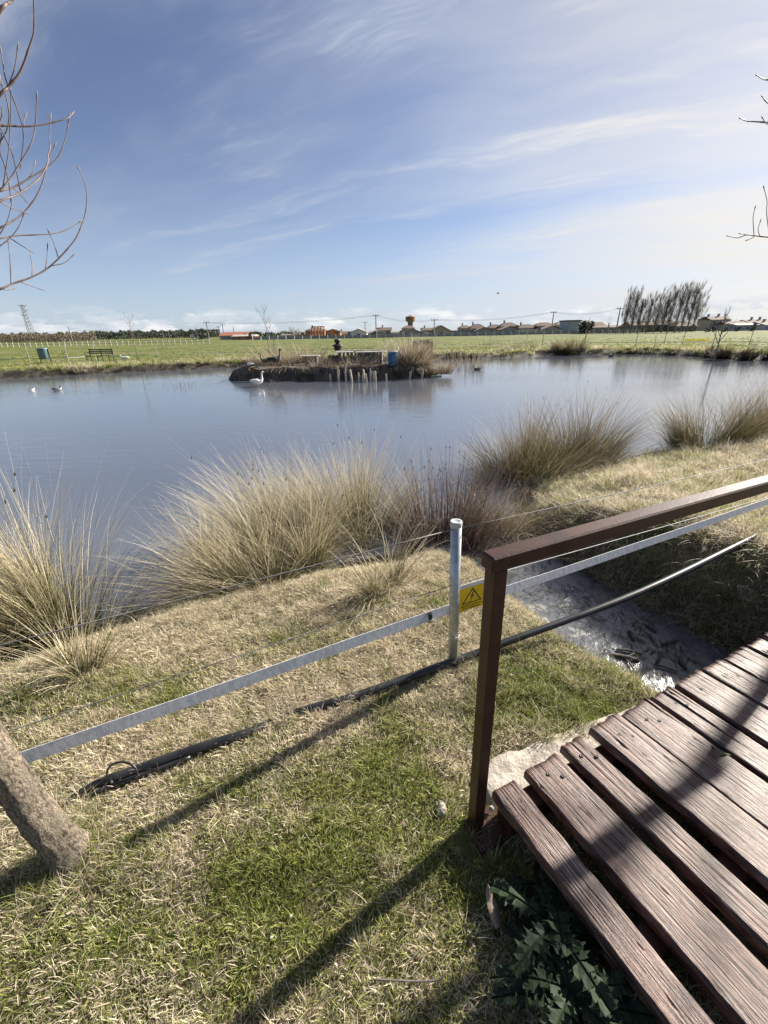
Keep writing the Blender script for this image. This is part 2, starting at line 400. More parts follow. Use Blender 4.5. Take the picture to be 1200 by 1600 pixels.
bn = t.add('ShaderNodeBump'); t.set(bn, 'Height', hh); t.set(bn, 'Strength', t.math('MULTIPLY', calm, .28)); bn.inputs['Distance'].default_value = .05
t.set(b, 'Normal', bn)
mb = MB(); mb.add([(-75, -16, WZ), (.9, -16, WZ), (.9, 2.4, WZ), (1.9, 2.6, WZ), (3, 4.6, WZ), (.9, 4.6, WZ), (-75, 4.6, WZ), (45, 4.6, WZ), (45, 40, WZ), (-75, 40, WZ), (.9, 2.4, WZ)], [(0, 1, 2, 5, 6), (2, 3, 4, 5), (6, 5, 4, 7, 8, 9)])
tag(mb.build('pond_water', wm), 'still grey blue pond water with fine ripples', kind='structure')

# ditch water: scummy, half covered with grey film and rotting stalks
dm = bpy.data.materials.new('ditch_water'); dm.use_nodes = True; t = NT(dm.node_tree); b = t.n['Principled BSDF']
pos = t.add('ShaderNodeNewGeometry').outputs['Position']
nn = t.noise(t.vmath('MULTIPLY', pos, (1.5, 1, 1)), 7, 6, .7, .8); ns = t.noise(t.vmath('MULTIPLY', pos, (1, .55, 1)), 26, 5, .7, 1.2); nl = t.noise(pos, 1.6, 4)
scum = t.smooth(t.math('ADD', nn, t.math('MULTIPLY', nl, .5)), .80, 1.0)
c = t.mix(scum, t.mix(ns, (.030, .034, .039, 1), (.155, .164, .175, 1)), t.mix(ns, (.07, .07, .065, 1), (.24, .235, .21, 1)))  # blue-grey between the scum is sky sheen put into the base colour
t.set(b, 'Base Color', c); t.set(b, 'Roughness', t.math('ADD', .22, t.math('MULTIPLY', scum, .35))); b.inputs['IOR'].default_value = 1.9
bn = t.add('ShaderNodeBump'); t.set(bn, 'Height', t.math('ADD', t.math('MULTIPLY', nn, .6), t.math('MULTIPLY', ns, .6))); bn.inputs['Strength'].default_value = .30; bn.inputs['Distance'].default_value = .02
t.set(b, 'Normal', bn)
L = []; Rg = []
for i, (x, y) in enumerate(DITCH[:-1]):
    a = np.array(DITCH[max(i-1, 0)]); c_ = np.array(DITCH[i+1]); d = (c_-a)/np.linalg.norm(c_-a); n = np.array([d[1], -d[0]])
    L.append((x-n[0]*.62, y-n[1]*.62, WZ+.006)); Rg.append((x+n[0]*.62, y+n[1]*.62, WZ+.006))
k = len(L); mb = MB(); mb.add(L+Rg, [(i, i+1, k+i+1, k+i) for i in range(k-1)])
tag(mb.build('ditch_water', dm), 'scummy grey ditch water under the footbridge', kind='structure')

# ------------------------------------------------------------------ blades and scattering
def blades(base, az, tilt, curve, length, width, seg=4, side=None, taper=.85, kink=None):
    """strips growing from base; tilt = angle from vertical at the root, curve = extra bend to the tip (radians)"""
    n = len(base); ts = np.linspace(0, 1, seg+1)
    P = np.zeros((n, seg+1, 3)); P[:, 0] = base
    dirh = np.stack([np.cos(az), np.sin(az), np.zeros(n)], 1)
    for k in range(1, seg+1):
        a = tilt+curve*(ts[k]-.5/seg)**1.4
        step = (length/seg)[:, None]
        P[:, k] = P[:, k-1]+step*(dirh*np.sin(a)[:, None]+np.array([0, 0, 1.])*np.cos(a)[:, None])
    if side is None: side = az+math.pi/2+rng.uniform(-.9, .9, n)
    S = np.stack([np.cos(side), np.sin(side), np.zeros(n)], 1)
    wd = width[:, None]*np.clip(1.0-taper*ts[None, :]**1.6, .08, 1)
    A = P-S[:, None, :]*wd[..., None]/2; B = P+S[:, None, :]*wd[..., None]/2
    V = np.stack([A, B], 2).reshape(-1, 3)
    o = (np.arange(n)*(seg+1)*2)[:, None]+(np.arange(seg)*2)[None, :]; o = o.ravel()
    F = np.stack([o, o+1, o+3, o+2], 1)
    T = np.repeat(np.tile(ts, (n, 1)).reshape(-1), 2)
    return V, F, T, P
def blade_mesh(name, mat, V, F, T, n, seg, r=None, r2=None):
    r = rng.random(n) if r is None else r; r2 = rng.random(n) if r2 is None else r2; q = (seg+1)*2
    return np_mesh(name, V, F, mat, {'t': T, 'rnd': np.repeat(r, q), 'rnd2': np.repeat(r2, q)})

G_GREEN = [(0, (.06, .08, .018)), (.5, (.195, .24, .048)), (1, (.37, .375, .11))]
G_STRAW = [(0, (.28, .22, .135)), (.5, (.60, .51, .36)), (1, (.78, .70, .54))]
MT['lawn'] = blade_mat('lawn', G_GREEN, G_STRAW, .42, inst=True)
MT['rush'] = blade_mat('rush', [(0, (.018, .022, .008)), (.22, (.07, .088, .026)), (.45, (.23, .205, .095)), (.7, (.52, .44, .285)), (1, (.62, .545, .41))], None, .25)  # green roots taken near black, painting the shade inside a tussock
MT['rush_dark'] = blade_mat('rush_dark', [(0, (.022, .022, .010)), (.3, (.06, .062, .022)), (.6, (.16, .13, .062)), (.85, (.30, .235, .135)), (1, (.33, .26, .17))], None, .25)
MT['bramble'] = blade_mat('bramble', [(0, (.05, .034, .028)), (.5, (.135, .092, .075)), (1, (.30, .225, .175))], None, .1)
MT['dryreed'] = blade_mat('dryreed', [(0, (.16, .125, .085)), (.5, (.32, .26, .18)), (1, (.46, .39, .29))], None, .2)
MT['darkbush'] = blade_mat('darkbush', [(0, (.015, .014, .009)), (.5, (.045, .042, .022)), (1, (.12, .10, .06))], None, .15)

protos = bpy.data.collections.new('tuft_prototypes')
def proto(name, n, rad, len_, wid, tilt, curve, mat, seg=3):
    a = rng.uniform(0, 2*math.pi, n); r = rad*np.sqrt(rng.random(n))
    base = np.stack([r*np.cos(a), r*np.sin(a), np.full(n, -.006)], 1)
    L = rng.uniform(len_[0], len_[1], n); az = rng.uniform(0, 2*math.pi, n)
    V, F, T, _ = blades(base, az, rng.uniform(tilt[0], tilt[1], n), rng.uniform(curve[0], curve[1], n), L, rng.uniform(wid[0], wid[1], n), seg)
    o = bpy.data.objects.new(name, blade_mesh(name, mat, V, F, T, n, seg)); protos.objects.link(o); return o
# order matters (alphabetical pick): 0-2 upright short grass, 3-5 flat matted straw, 6-7 longer tufts, 8 far clump
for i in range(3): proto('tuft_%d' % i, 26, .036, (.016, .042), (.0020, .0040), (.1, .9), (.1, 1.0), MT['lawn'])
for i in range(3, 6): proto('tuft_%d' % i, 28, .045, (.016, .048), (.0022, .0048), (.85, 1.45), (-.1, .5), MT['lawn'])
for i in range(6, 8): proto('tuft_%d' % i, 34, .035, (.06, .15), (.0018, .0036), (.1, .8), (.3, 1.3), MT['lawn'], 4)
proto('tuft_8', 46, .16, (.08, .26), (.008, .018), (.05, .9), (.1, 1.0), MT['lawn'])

def scatter(name, P, idx, sc, tint, label, tiltv=None):
    n = len(P); me = bpy.data.meshes.new(name); me.vertices.add(n); me.vertices.foreach_set('co', np.asarray(P, np.float32).ravel())
    rot = np.stack([rng.normal(0, .12, n), rng.normal(0, .12, n), rng.uniform(0, 6.283, n)], 1)
    if tiltv is not None: rot[:, :2] += tiltv
    for nm, ty, key, arr in (('rot', 'FLOAT_VECTOR', 'vector', rot), ('sc', 'FLOAT', 'value', sc), ('idx', 'INT', 'value', idx), ('tint', 'FLOAT', 'value', tint)):
        a = me.attributes.new(nm, ty, 'POINT'); a.data.foreach_set(key, np.ascontiguousarray(arr, np.int32 if ty == 'INT' else np.float32).ravel())
    me.update(); o = link(name, me)
    ng = bpy.data.node_groups.new(name, 'GeometryNodeTree'); ng.is_modifier = True
    ng.interface.new_socket('Geometry', in_out='INPUT', socket_type='NodeSocketGeometry'); ng.interface.new_socket('Geometry', in_out='OUTPUT', socket_type='NodeSocketGeometry')
    N = ng.nodes; gi = N.new('NodeGroupInput'); go = N.new('NodeGroupOutput'); ip = N.new('GeometryNodeInstanceOnPoints'); ci = N.new('GeometryNodeCollectionInfo')
    ci.inputs['Collection'].default_value = protos; ci.inputs['Separate Children'].default_value = True; ci.inputs['Reset Children'].default_value = True
    ip.inputs['Pick Instance'].default_value = True
    def na(nm, ty):
        q = N.new('GeometryNodeInputNamedAttribute'); q.data_type = ty; q.inputs['Name'].default_value = nm; return next(s for s in q.outputs if s.enabled)
    ng.links.new(gi.outputs[0], ip.inputs['Points']); ng.links.new(ci.outputs[0], ip.inputs['Instance'])
    ng.links.new(na('idx', 'INT'), ip.inputs['Instance Index']); 
    e2r = N.new('FunctionNodeEulerToRotation'); ng.links.new(na('rot', 'FLOAT_VECTOR'), e2r.inputs[0]); ng.links.new(e2r.outputs[0], ip.inputs['Rotation'])
    ng.links.new(na('sc', 'FLOAT'), ip.inputs['Scale']); ng.links.new(ip.outputs[0], go.inputs[0])
    md = o.modifiers.new('scatter', 'NODES'); md.node_group = ng
    return tag(o, label, kind='stuff')

def in_view(P, m=.35):
    v = P-cC; z = v@cF; z = np.where(z < .15, .15, z); x = (v@cR)/z*FPX; y = (v@cU)/z*FPX
    return (np.abs(x) < 600*(1+m)) & (np.abs(y) < 800*(1+m)) & ((v@cF) > .1)
# footbridge frame: origin at the near corner of the deck, u along the bridge, v across (towards camera side)
BO = np.array([.395, 1.01]); BU = FD[:2]; BV = FN[:2]
DECK_L = 3.1; DECK_W = 1.0; DECK_Z = .14
def bridge_uv(x, y): return (x-BO[0])*BU[0]+(y-BO[1])*BU[1], (x-BO[0])*BV[0]+(y-BO[1])*BV[1]

def lawn():
    xs0, xs1, ys0, ys1 = -4.6, 10.0, .05, 10.5
    n = 400000
    x = rng.uniform(xs0, xs1, n); y = rng.uniform(ys0, ys1, n); r = np.hypot(x, y)
    keep = rng.random(n) < np.clip(1.15*np.exp(-np.maximum(r-2.6, 0)*.28), .10, 1)
    p = pond_sd(x, y); d, s = ditch_sd(x, y); u, v = bridge_uv(x, y)
    keep &= (p < -.20-.22*sst(.5, .0, x)-.25*fbm(x*3, y*3, 2, 55)) & (d > HW+.05)
    inside = (u > .25) & (v > .02) & (v < DECK_W) & (u < DECK_L)
    keep &= ~inside | (rng.random(n) < .05)
    conc = (u > -.05) & (u < .86) & (v < .05) & (v > -.125-.04*np.sin(u*9)+.06*u); keep &= ~conc
    x, y, r, p, d, s, u, v = [q[keep] for q in (x, y, r, p, d, s, u, v)]
    z = height(x, y); P = np.stack([x, y, z], 1); k = in_view(P)
    x, y, z, r, p, d, s, u, v, P = [q[k] for q in (x, y, z, r, p, d, s, u, v, P)]; n = len(x)
    # distance out from the fence line: the strip between fence and water is dry straw, the near lawn is green
    off = -((x-MP[0])*FN[0]+(y-MP[1])*FN[1])
    pat = fbm(x*2.6, y*2.6, 4, 77); fine = fbm(x*11, y*11, 3, 78)
    dry = .35+.52*sst(-.62, .05, off)+(pat-.5)*1.9+(fine-.5)*1.3
    right = s > 0
    dry = np.where(right, .72+(pat-.5)*1.3, dry)
    gnear = sst(.75, .15, np.hypot(x-.95, y-1.72)); dry = dry-gnear*.45                # fresh grass by the ditch edge
    dry = np.clip(dry, .05, .97)
    flat = rng.random(n) < np.clip((dry-.30)*1.25, .06, .9)
    idx = np.where(flat, 3+rng.integers(0, 3, n), rng.integers(0, 3, n))
    longp = np.where(right, .10, .025+.05*sst(.3, -.1, p+.3))+.3*sst(.9, .6, d)*(~right)*.5+.16*gnear+.6*sst(.20, .09, np.hypot(x+1.11, y-.86))
    lg = rng.random(n) < longp; idx = np.where(lg, 6+rng.integers(0, 2, n), idx)
    keep = ~(lg & (rng.random(n) < .45)); 
    sc = rng.uniform(.70, 1.25, n)*(1+.10*np.clip(r-3, 0, 8))*np.where(right & lg, 1.0, 1)*np.where(lg & ~right, .62, 1)
    tint = np.clip(dry+rng.normal(0, .10, n), 0, 1)
    shade_fresh = np.where(right & (d < 1.0) & (pat > .6), .2, tint)
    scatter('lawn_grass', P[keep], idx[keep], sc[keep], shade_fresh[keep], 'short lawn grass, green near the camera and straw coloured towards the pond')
    # far banks: rough clumps
    n = 60000; x = rng.uniform(-60, 60, n); y = rng.uniform(11, 75, n); p = pond_sd(x, y)
    pat = fbm(x*.5, y*.5, 4, 91)
    kp = (p < -.15) & (rng.random(n) < np.clip(1.2*np.exp(p*.10)*(.35+1.3*sst(.4, .65, pat)), 0, 1)) & (y > 15)
    x, y, p, pat = x[kp], y[kp], p[kp], pat[kp]; z = height(x, y); P = np.stack([x, y, z], 1); k = in_view(P, .15)
    x, y, p, pat, P = x[k], y[k], p[k], pat[k], P[k]; n = len(x)
    scatter('meadow_grass', P, np.full(n, 8), rng.uniform(.55, 1.25, n)*(.65+.5*sst(-6, -1, p))*(.7+.8*pat), np.clip(.12+.38*sst(-3, -.4, p)+(pat-.5)*1.0+rng.normal(0, .12, n), 0, 1), 'rough grass clumps on the far bank and the meadow beyond the pond')
lawn()
def shore_tufts():
    n = 30000; x = rng.uniform(-50, 45, n); y = rng.uniform(16, 40, n); p = pond_sd(x, y); pat = fbm(x*.9, y*.9, 4, 92)
    k = (p < -.10) & (p > -1.7) & (rng.random(n) < 1.3*sst(.42, .62, pat)+.15); x, y, p, pat = x[k], y[k], p[k], pat[k]; z = height(x, y); P = np.stack([x, y, z-.02], 1); k = in_view(P, .15)
    P, pat = P[k], pat[k]; n = len(P)
    scatter('shore_grass', P, np.full(n, 8), rng.uniform(.8, 1.6, n)*(.6+.8*pat), np.clip(rng.normal(.22, .25, n), 0, 1), 'ragged grass tufts overhanging the far water edge')
shore_tufts()

# ------------------------------------------------------------------ rush tussocks
def tussock(name, px, py, z0, rx, ry, n, L, spread, lean, mat, label, cat='plant', group=None, width=(.0024, .005), seedheads=6, curve=(.15, 1.0), seg=6, flop=.24):
    zz = z0
    for _ in range(6): p = on_z(px, py, zz); zz = .5*zz+.5*max(WZ-.06, hz(p[0], p[1])-.01)
    p = on_z(px, py, zz); root = empty(name, (p[0], p[1], zz))
    a = rng.uniform(0, 2*math.pi, n); q = np.sqrt(rng.random(n)); bx = rx*q*np.cos(a); by = ry*q*np.sin(a)
    K = max(3, int(n/190)); ka = rng.uniform(0, 6.28, K); kq = np.sqrt(rng.random(K))*.9; kx, ky = kq*np.cos(ka)*rx, kq*np.sin(ka)*ry; ki = rng.integers(0, K, n)
    kl = rng.uniform(.78, 1.12, K); kax = rng.normal(0, .26, K); kay = rng.normal(0, .22, K)
    bx = kx[ki]+rng.normal(0, .17*rx, n); by = ky[ki]+rng.normal(0, .17*ry, n)
    base = np.stack([bx, by, np.full(n, -.06)], 1)
    clump = vn(bx*9+50, by*9+50, 5)
    az = np.arctan2(by+rng.normal(0, .45*ry, n)+(lean[1]+kay[ki])*ry, bx+rng.normal(0, .45*rx, n)+(lean[0]+kax[ki])*rx)
    out = np.hypot(bx/rx+lean[0]*.45, by/ry+lean[1]*.45)
    tilt = np.clip(spread*out*(.45+.75*rng.random(n))+rng.normal(0, .10, n), 0, 1.40)
    thatch_ = rng.random(n) < .10; tilt = np.where(thatch_, rng.uniform(.9, 1.5, n), tilt)
    cv = rng.uniform(curve[0], curve[1], n)*(.4+out*.8)
    fl = rng.random(n) < flop; cv = np.where(fl, cv+rng.uniform(.5, 1.4, n), cv); tilt = np.where(fl, tilt+rng.uniform(0, .35, n), tilt)
    ln = kl[ki]*rng.uniform(L[0], L[1], n)*(.85+.30*clump)*np.where(fl, .85, 1)*np.clip(1.12-.25*out, .6, 1.2)
    sht = rng.random(n) < .25; ln = np.where(sht, ln*.55, ln)
    V, F, T, P = blades(base, az, tilt, cv, ln, rng.uniform(width[0], width[1], n), seg, side=rng.uniform(0, 6.28, n))
    b = link('blades', blade_mesh('blades', mat, V, F, T, n, seg), root); tag(b, kind='stuff')
    if seedheads:
        mb = MB(); pick = np.argsort(-P[:, -1, 2]+rng.normal(0, .1, n))[:seedheads*4:4]
        for i in pick:
            e = P[i, -2]
            mb.tube([e-np.array([.004, 0, .012]), e+np.array([.004, .002, 0]), e+np.array([.002, 0, .014])], [.002, .0055, .002], 5)
        s = mb.build('seed_heads', MT['deadwet'], root); tag(s, kind='stuff')
    tag(root, label, cat, group); return root
TG = 'rush tussocks along the near bank'
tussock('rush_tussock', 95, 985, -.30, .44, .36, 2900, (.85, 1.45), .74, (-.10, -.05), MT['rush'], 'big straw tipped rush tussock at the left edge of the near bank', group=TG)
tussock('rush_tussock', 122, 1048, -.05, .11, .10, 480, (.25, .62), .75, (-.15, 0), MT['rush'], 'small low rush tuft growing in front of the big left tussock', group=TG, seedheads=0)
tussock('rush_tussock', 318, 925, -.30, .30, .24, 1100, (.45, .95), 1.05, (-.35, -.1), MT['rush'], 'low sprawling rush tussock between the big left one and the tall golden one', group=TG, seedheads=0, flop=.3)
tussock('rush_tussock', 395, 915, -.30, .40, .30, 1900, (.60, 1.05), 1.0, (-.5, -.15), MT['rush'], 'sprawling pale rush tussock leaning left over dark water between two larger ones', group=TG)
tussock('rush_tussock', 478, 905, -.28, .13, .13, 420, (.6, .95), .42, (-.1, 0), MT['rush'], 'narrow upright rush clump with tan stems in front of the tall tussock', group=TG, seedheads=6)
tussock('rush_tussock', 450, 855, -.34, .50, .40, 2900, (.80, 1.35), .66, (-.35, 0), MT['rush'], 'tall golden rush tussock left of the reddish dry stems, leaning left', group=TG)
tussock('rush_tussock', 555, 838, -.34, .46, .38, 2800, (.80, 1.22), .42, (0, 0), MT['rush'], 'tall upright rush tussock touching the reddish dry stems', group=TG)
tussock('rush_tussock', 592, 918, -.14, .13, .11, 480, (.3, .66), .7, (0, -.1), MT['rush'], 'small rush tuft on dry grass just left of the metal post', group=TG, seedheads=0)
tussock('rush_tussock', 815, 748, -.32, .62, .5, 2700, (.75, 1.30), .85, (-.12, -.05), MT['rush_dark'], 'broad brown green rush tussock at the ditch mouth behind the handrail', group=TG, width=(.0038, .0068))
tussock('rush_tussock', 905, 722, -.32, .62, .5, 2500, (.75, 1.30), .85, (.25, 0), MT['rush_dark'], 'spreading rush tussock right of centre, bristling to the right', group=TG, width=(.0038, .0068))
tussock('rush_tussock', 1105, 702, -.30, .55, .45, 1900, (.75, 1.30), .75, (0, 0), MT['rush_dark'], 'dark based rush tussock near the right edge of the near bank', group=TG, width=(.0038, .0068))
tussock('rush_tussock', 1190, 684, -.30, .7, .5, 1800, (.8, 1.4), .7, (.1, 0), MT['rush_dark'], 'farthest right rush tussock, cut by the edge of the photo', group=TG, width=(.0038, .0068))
tussock('dry_stem_bush', 686, 850, -.32, .46, .34, 1500, (.6, 1.15), .48, (.0, 0), MT['bramble'], 'reddish brown thicket of dry upright stems behind the metal post', 'bush', width=(.003, .006), seedheads=24, curve=(-.2, .6))
tussock('dry_stem_bush', 788, 842, -.25, .34, .30, 900, (.35, .9), .95, (.2, -.1), MT['dryreed'], 'tangle of bent dead reed stalks at the ditch mouth', 'bush', width=(.003, .007), seedheads=10, curve=(.3, 1.8))
tussock('dry_stem_bush', 745, 838, -.35, .32, .34, 900, (.35, .9), .9, (.1, -.2), MT['rush_dark'], 'dark leaning dead stalks between reddish thicket and ditch mouth tangle', 'bush', width=(.003, .006), seedheads=10, curve=(.2, 1.5))
tussock('dry_stem_bush', 825, 828, -.25, .30, .22, 700, (.2, .6), 1.1, (-.2, -.3), MT['rush_dark'], 'low dark overhanging stalks on the right side of the ditch mouth', 'bush', width=(.003, .006), seedheads=0, curve=(.5, 1.8))
tussock('grass_mound', 845, 772, -.05, .30, .22, 420, (.06, .22), .9, (0, 0), MT['rush_dark'], 'low rounded grass mound below the broad ditch mouth tussock', 'plant', seedheads=0)
tussock('grass_mound', 935, 745, 0.0, .34, .22, 420, (.06, .22), .9, (0, 0), MT['rush_dark'], 'low grass mound in front of the spreading right tussock', 'plant', seedheads=0)
tussock('grass_mound', 655, 905, -.15, .15, .12, 200, (.06, .18), .9, (0, 0), MT['rush'], 'green grass tuft between dry lawn and reddish stems', 'plant', seedheads=0)
# dark brush along the far shore
FG = 'dark brush on the far shore'
for (px, py, rx, L, n, lab, mat) in [
        (706, 559, .9, .75, 500, 'dark low bush on the far shore right of the islet', 'darkbush'), (722, 560, .7, .9, 350, 'dark bush on the far shore beside the reeds in the water', 'darkbush'),
        (778, 556, 1.0, .7, 500, 'low dark brush on the far shore below the hip roofed houses', 'darkbush'), (803, 554, 1.0, 1.2, 420, 'straw coloured brush on the far shore left of the round clump', 'dryreed'),
        (828, 553, 1.0, 1.0, 420, 'low dry brush on the far shore between taller clumps', 'rush_dark'), (848, 553, .9, .9, 350, 'thin dry brush on the far shore next to the bristly clump', 'rush_dark'),
        (872, 553, 1.0, 1.3, 560, 'bristly dark clump on the far shore, left half of the tall pair', 'rush_dark'), (893, 553, 1.1, 1.8, 760, 'tall rounded brown clump on the far shore below the round evergreen', 'rush_dark'),
        (908, 552, .5, 1.0, 200, 'pale straw fringe at the right end of the tall brown clump', 'dryreed'),
        (943, 550, .8, .8, 350, 'small dark bush alone on the shore left of the poplars', 'darkbush'), (978, 551, 1.3, .6, 400, 'low dark bush on the shore under the poplars', 'darkbush'),
        (1022, 551, 1.0, .6, 350, 'flat dark brush on the shore right of the poplars', 'darkbush'), (1064, 553, .9, .7, 350, 'dark bush on the shore below the yellow flower patch', 'darkbush'),
        (1108, 557, 1.0, .9, 500, 'dark brown bush on the right shore at the foot of the forked sapling', 'darkbush'), (1145, 560, 1.2, 1.1, 700, 'broad dark bush on the right shore beside the forked sapling', 'darkbush'),
        (1172, 562, 1.1, 1.0, 600, 'dark bush on the right shore near the photo edge', 'darkbush'), (1203, 564, 1.0, 1.0, 500, 'last dark bush cut by the right edge of the photo', 'darkbush')]:
    tussock('shore_bush', px, py, -.3, rx, rx*.7, n, (L*.5, L), .75, (0, 0), MT[mat], lab, 'bush', FG, width=(.02, .04), seedheads=0, seg=4)

# ------------------------------------------------------------------ footbridge
bridge = empty('footbridge', (BO[0], BO[1], 0), math.atan2(BU[1], BU[0]))   # local x along the bridge, local -y across towards the camera side
tag(bridge, 'weathered brown plank footbridge with gaps between its boards', 'footbridge')
pm = bpy.data.materials.new('plank_wood'); pm.use_nodes = True; t = NT(pm.node_tree); b = t.n['Principled BSDF']
ob = t.add('ShaderNodeTexCoord').outputs['Object']; oi = t.add('ShaderNodeObjectInfo').outputs['Random']
v = t.vmath('ADD', ob, t.comb(t.math('MULTIPLY', oi, 40.0), t.math('MULTIPLY', oi, 70.0), 0.0))
gr = t.noise(t.vmath('MULTIPLY', v, (100, 5.0, 20)), 2.0, 5, .6, .3); gr2 = t.noise(t.vmath('MULTIPLY', v, (150, 9, 30)), 2.0, 3, .55)
pat = t.noise(t.vmath('MULTIPLY', v, (9, 2.0, 7)), 1.6, 5, .6)
hgt = t.add('ShaderNodeAttribute', attribute_name='groove').outputs['Fac']
paint = t.mix(t.smooth(gr, .36, .62), (.020, .009, .007, 1), (.150, .066, .045, 1))
worn_glint = t.mix(t.smooth(gr2, .35, .7), (.10, .062, .048, 1), (.40, .33, .285, 1))  # worn grey wood; its palest streaks are painted-in glints
f = t.smooth(t.math('ADD', t.math('MULTIPLY', gr, .65), t.math('MULTIPLY', pat, .5)),   .53, .78)
f = t.math('MULTIPLY', f, t.math('ADD', .65, t.math('MULTIPLY', oi, .35)))
c = t.mix(f, paint, worn_glint); c = t.mix(t.math('MULTIPLY', hgt, .85), c, (.018, .012, .010, 1))
t.set(b, 'Base Color', c); t.set(b, 'Roughness', t.math('ADD', .34, t.math('MULTIPLY', gr2, .3))); b.inputs['Specular IOR Level'].default_value = .5
bn = t.add('ShaderNodeBump'); t.set(bn, 'Height', t.math('ADD', gr, t.math('MULTIPLY', gr2, .5))); bn.inputs['Strength'].default_value = .9; bn.inputs['Distance'].default_value = .004
t.set(b, 'Normal', bn)
def plank_mesh(L, Wd, T, seed, nL=70, nW=52):
    y = np.linspace(0, -L, nL); x = np.linspace(-Wd/2, Wd/2, nW); XX, YY = np.meshgrid(x, y)
    wob = (vn(YY*5, YY*0, seed)-.5)*.006+(vn(YY*2, YY*0+9, seed+1)-.5)*.008
    xe = XX+wob*0
    gx_ = (XX+wob)*230; g = vn(gx_, YY*2.6, seed+2); g2 = vn(gx_*.37, YY*1.3, seed+3); crack = vn(gx_*.13, YY*.9, seed+4)
    end = np.exp(YY/.10)
    dep = .0016*sst(.5, .95, g)+.0020*sst(.62, .92, g2)*(.6+.8*end)+.0060*sst(.86, .95, crack)
    pits = sst(.90, .97, vn(XX*95, YY*28, seed+5)); dep = dep+.004*pits
    e = np.minimum(XX+Wd/2, Wd/2-XX); dep = dep+.004*(1-sst(0, .0055, e))**1.5
    e2 = np.minimum(-YY, L+YY); dep = dep+.004*(1-sst(0, .007, e2))
    edge = (vn(YY*14+3, XX*0, seed+7)-.5)*.005
    Xw = XX+np.sign(XX)*np.where(np.abs(XX) > Wd/2-.002, edge, 0)
    ye = YY+np.where(-YY < .004, (vn(XX*60, XX*0, seed+8)-.5)*.010, 0)
    top = np.stack([Xw, ye, T/2-dep+(vn(YY*1.2, XX*3, seed+9)-.5)*.006], 2).reshape(-1, 3)
    i = (np.arange(nL-1)[:, None]*nW+np.arange(nW-1)[None, :]).ravel(); F = [np.stack([i, i+nW, i+nW+1, i+1], 1)]
    ring = list(range(nW))+[r*nW+nW-1 for r in range(1, nL)]+[(nL-1)*nW+c for c in range(nW-2, -1, -1)]+[r*nW for r in range(nL-2, 0, -1)]
    ring = np.array(ring); bot = top[ring].copy(); bot[:, 2] = -T/2; nb = len(top); m = len(ring)
    j = np.arange(m); F.append(np.stack([ring, ring[(j+1) % m], nb+(j+1) % m, nb+j], 1))
    V = np.concatenate([top, bot]); gro = np.concatenate([np.clip((dep.ravel()-.0015)/.005, 0, 1), np.zeros(m)])
    return np_mesh('plank', V, np.concatenate(F), pm, {'groove': gro})
# plank near-end edges measured along the bridge (start, width, overhang of the near end)
PL = [(-.045, .100, -.028), (.112, .160, -.020), (.312, .105, -.005), (.481, .166, .006), (.655, .178, .0), (.855, .138, .002), (1.022, .188, .003), (1.222, .152, .0), (1.398, .180, .0)]
s0 = PL[-1][0]+.20
while s0 < DECK_L-.14: PL.append((s0, rnd.uniform(.115, .15), rnd.uniform(0, .02))); s0 += PL[-1][1]+rnd.uniform(.02, .05)
T_PL = .042
scr = MB(); scr.lathe([(.0, -.004), (.0075, -.004), (.0075, .001), (.006, .0025), (.0035, .0028), (.0032, .001), (0.0001, .001)], 10)
scr_me = scr.mesh('screw', MT['deadwet'], True)
for i, (u0, wd, ov) in enumerate(PL):
    L = DECK_W+ov+rnd.uniform(-.01, .02)
    p = link('plank', plank_mesh(L, wd, T_PL, 100+i*13), bridge)
    p.location = (u0+wd/2, ov, DECK_Z-T_PL/2+rnd.uniform(-.003, .003)); p.rotation_euler = (rnd.uniform(-.006, .006), rnd.uniform(-.02, .02), (.046, .040, .062, .068, .066)[i] if i < 5 else .06+rnd.uniform(-.012, .012))
    for q in ((-.02, -.07-ov), (.025, -.10-ov), (-.02, -L+.09), (.022, -L+.07)):
        s = link('screw', scr_me, p); s.location = (q[0]+rnd.uniform(-.012, .012), q[1], T_PL/2-.0015); s.rotation_euler = (0, 0, rnd.uniform(0, 3))
def world_dir(u, v): return np.array([BU[0]*u+BV[0]*v, BU[1]*u+BV[1]*v, 0])
for k, yv in enumerate((-.085, -.52, -.93)):
    mb = MB(); mb.box((DECK_L/2-.02, yv, DECK_Z-T_PL-.055), (DECK_L+.02, .075, .10), bev=.006); mb.build('bearer', MT['paint_brown'], bridge)
# handrail on the far side of the deck: square post, long rail, foot block
rail = empty('handrail', (.311, .937, 0), math.atan2(BU[1], BU[0]))
tag(rail, 'dark brown square timber handrail along the footbridge', 'handrail')
hgt_p = 1.087
def hpost(x0):
    mb = MB(); z0 = -.12; mb.box((x0, 0, (hgt_p+z0)/2), (.042, .044, hgt_p-z0), bev=.003); mb.v = [(x-.024*z, y, z) for x, y, z in mb.v]; return mb.build('post', MT['paint_brown'], rail)
hpost(0.0); hpost(2.45)
mb = MB(); mb.box((1.27, 0.0, hgt_p+.022), (2.66, .050, .046), bev=.005); mb.build('top_rail', MT['paint_brown'], rail)
mb = MB(); mb.box((.045, -.03, -.035), (.17, .12, .09), bev=.008); mb.build('foot_block', MT['paint_brown'], rail)
mb = MB(); mb.box((2.45, -.03, .0), (.17, .12, .09), bev=.008); mb.build('foot_block', MT['paint_brown'], rail)
rail2 = empty('handrail', (BO[0]+BV[0]*(DECK_W-.10)-BU[0]*.6, BO[1]+BV[1]*(DECK_W-.10)-BU[1]*.6, 0), math.atan2(BU[1], BU[0]))
tag(rail2, 'second brown handrail on the near side of the footbridge, throwing its shadow on the planks', 'handrail')
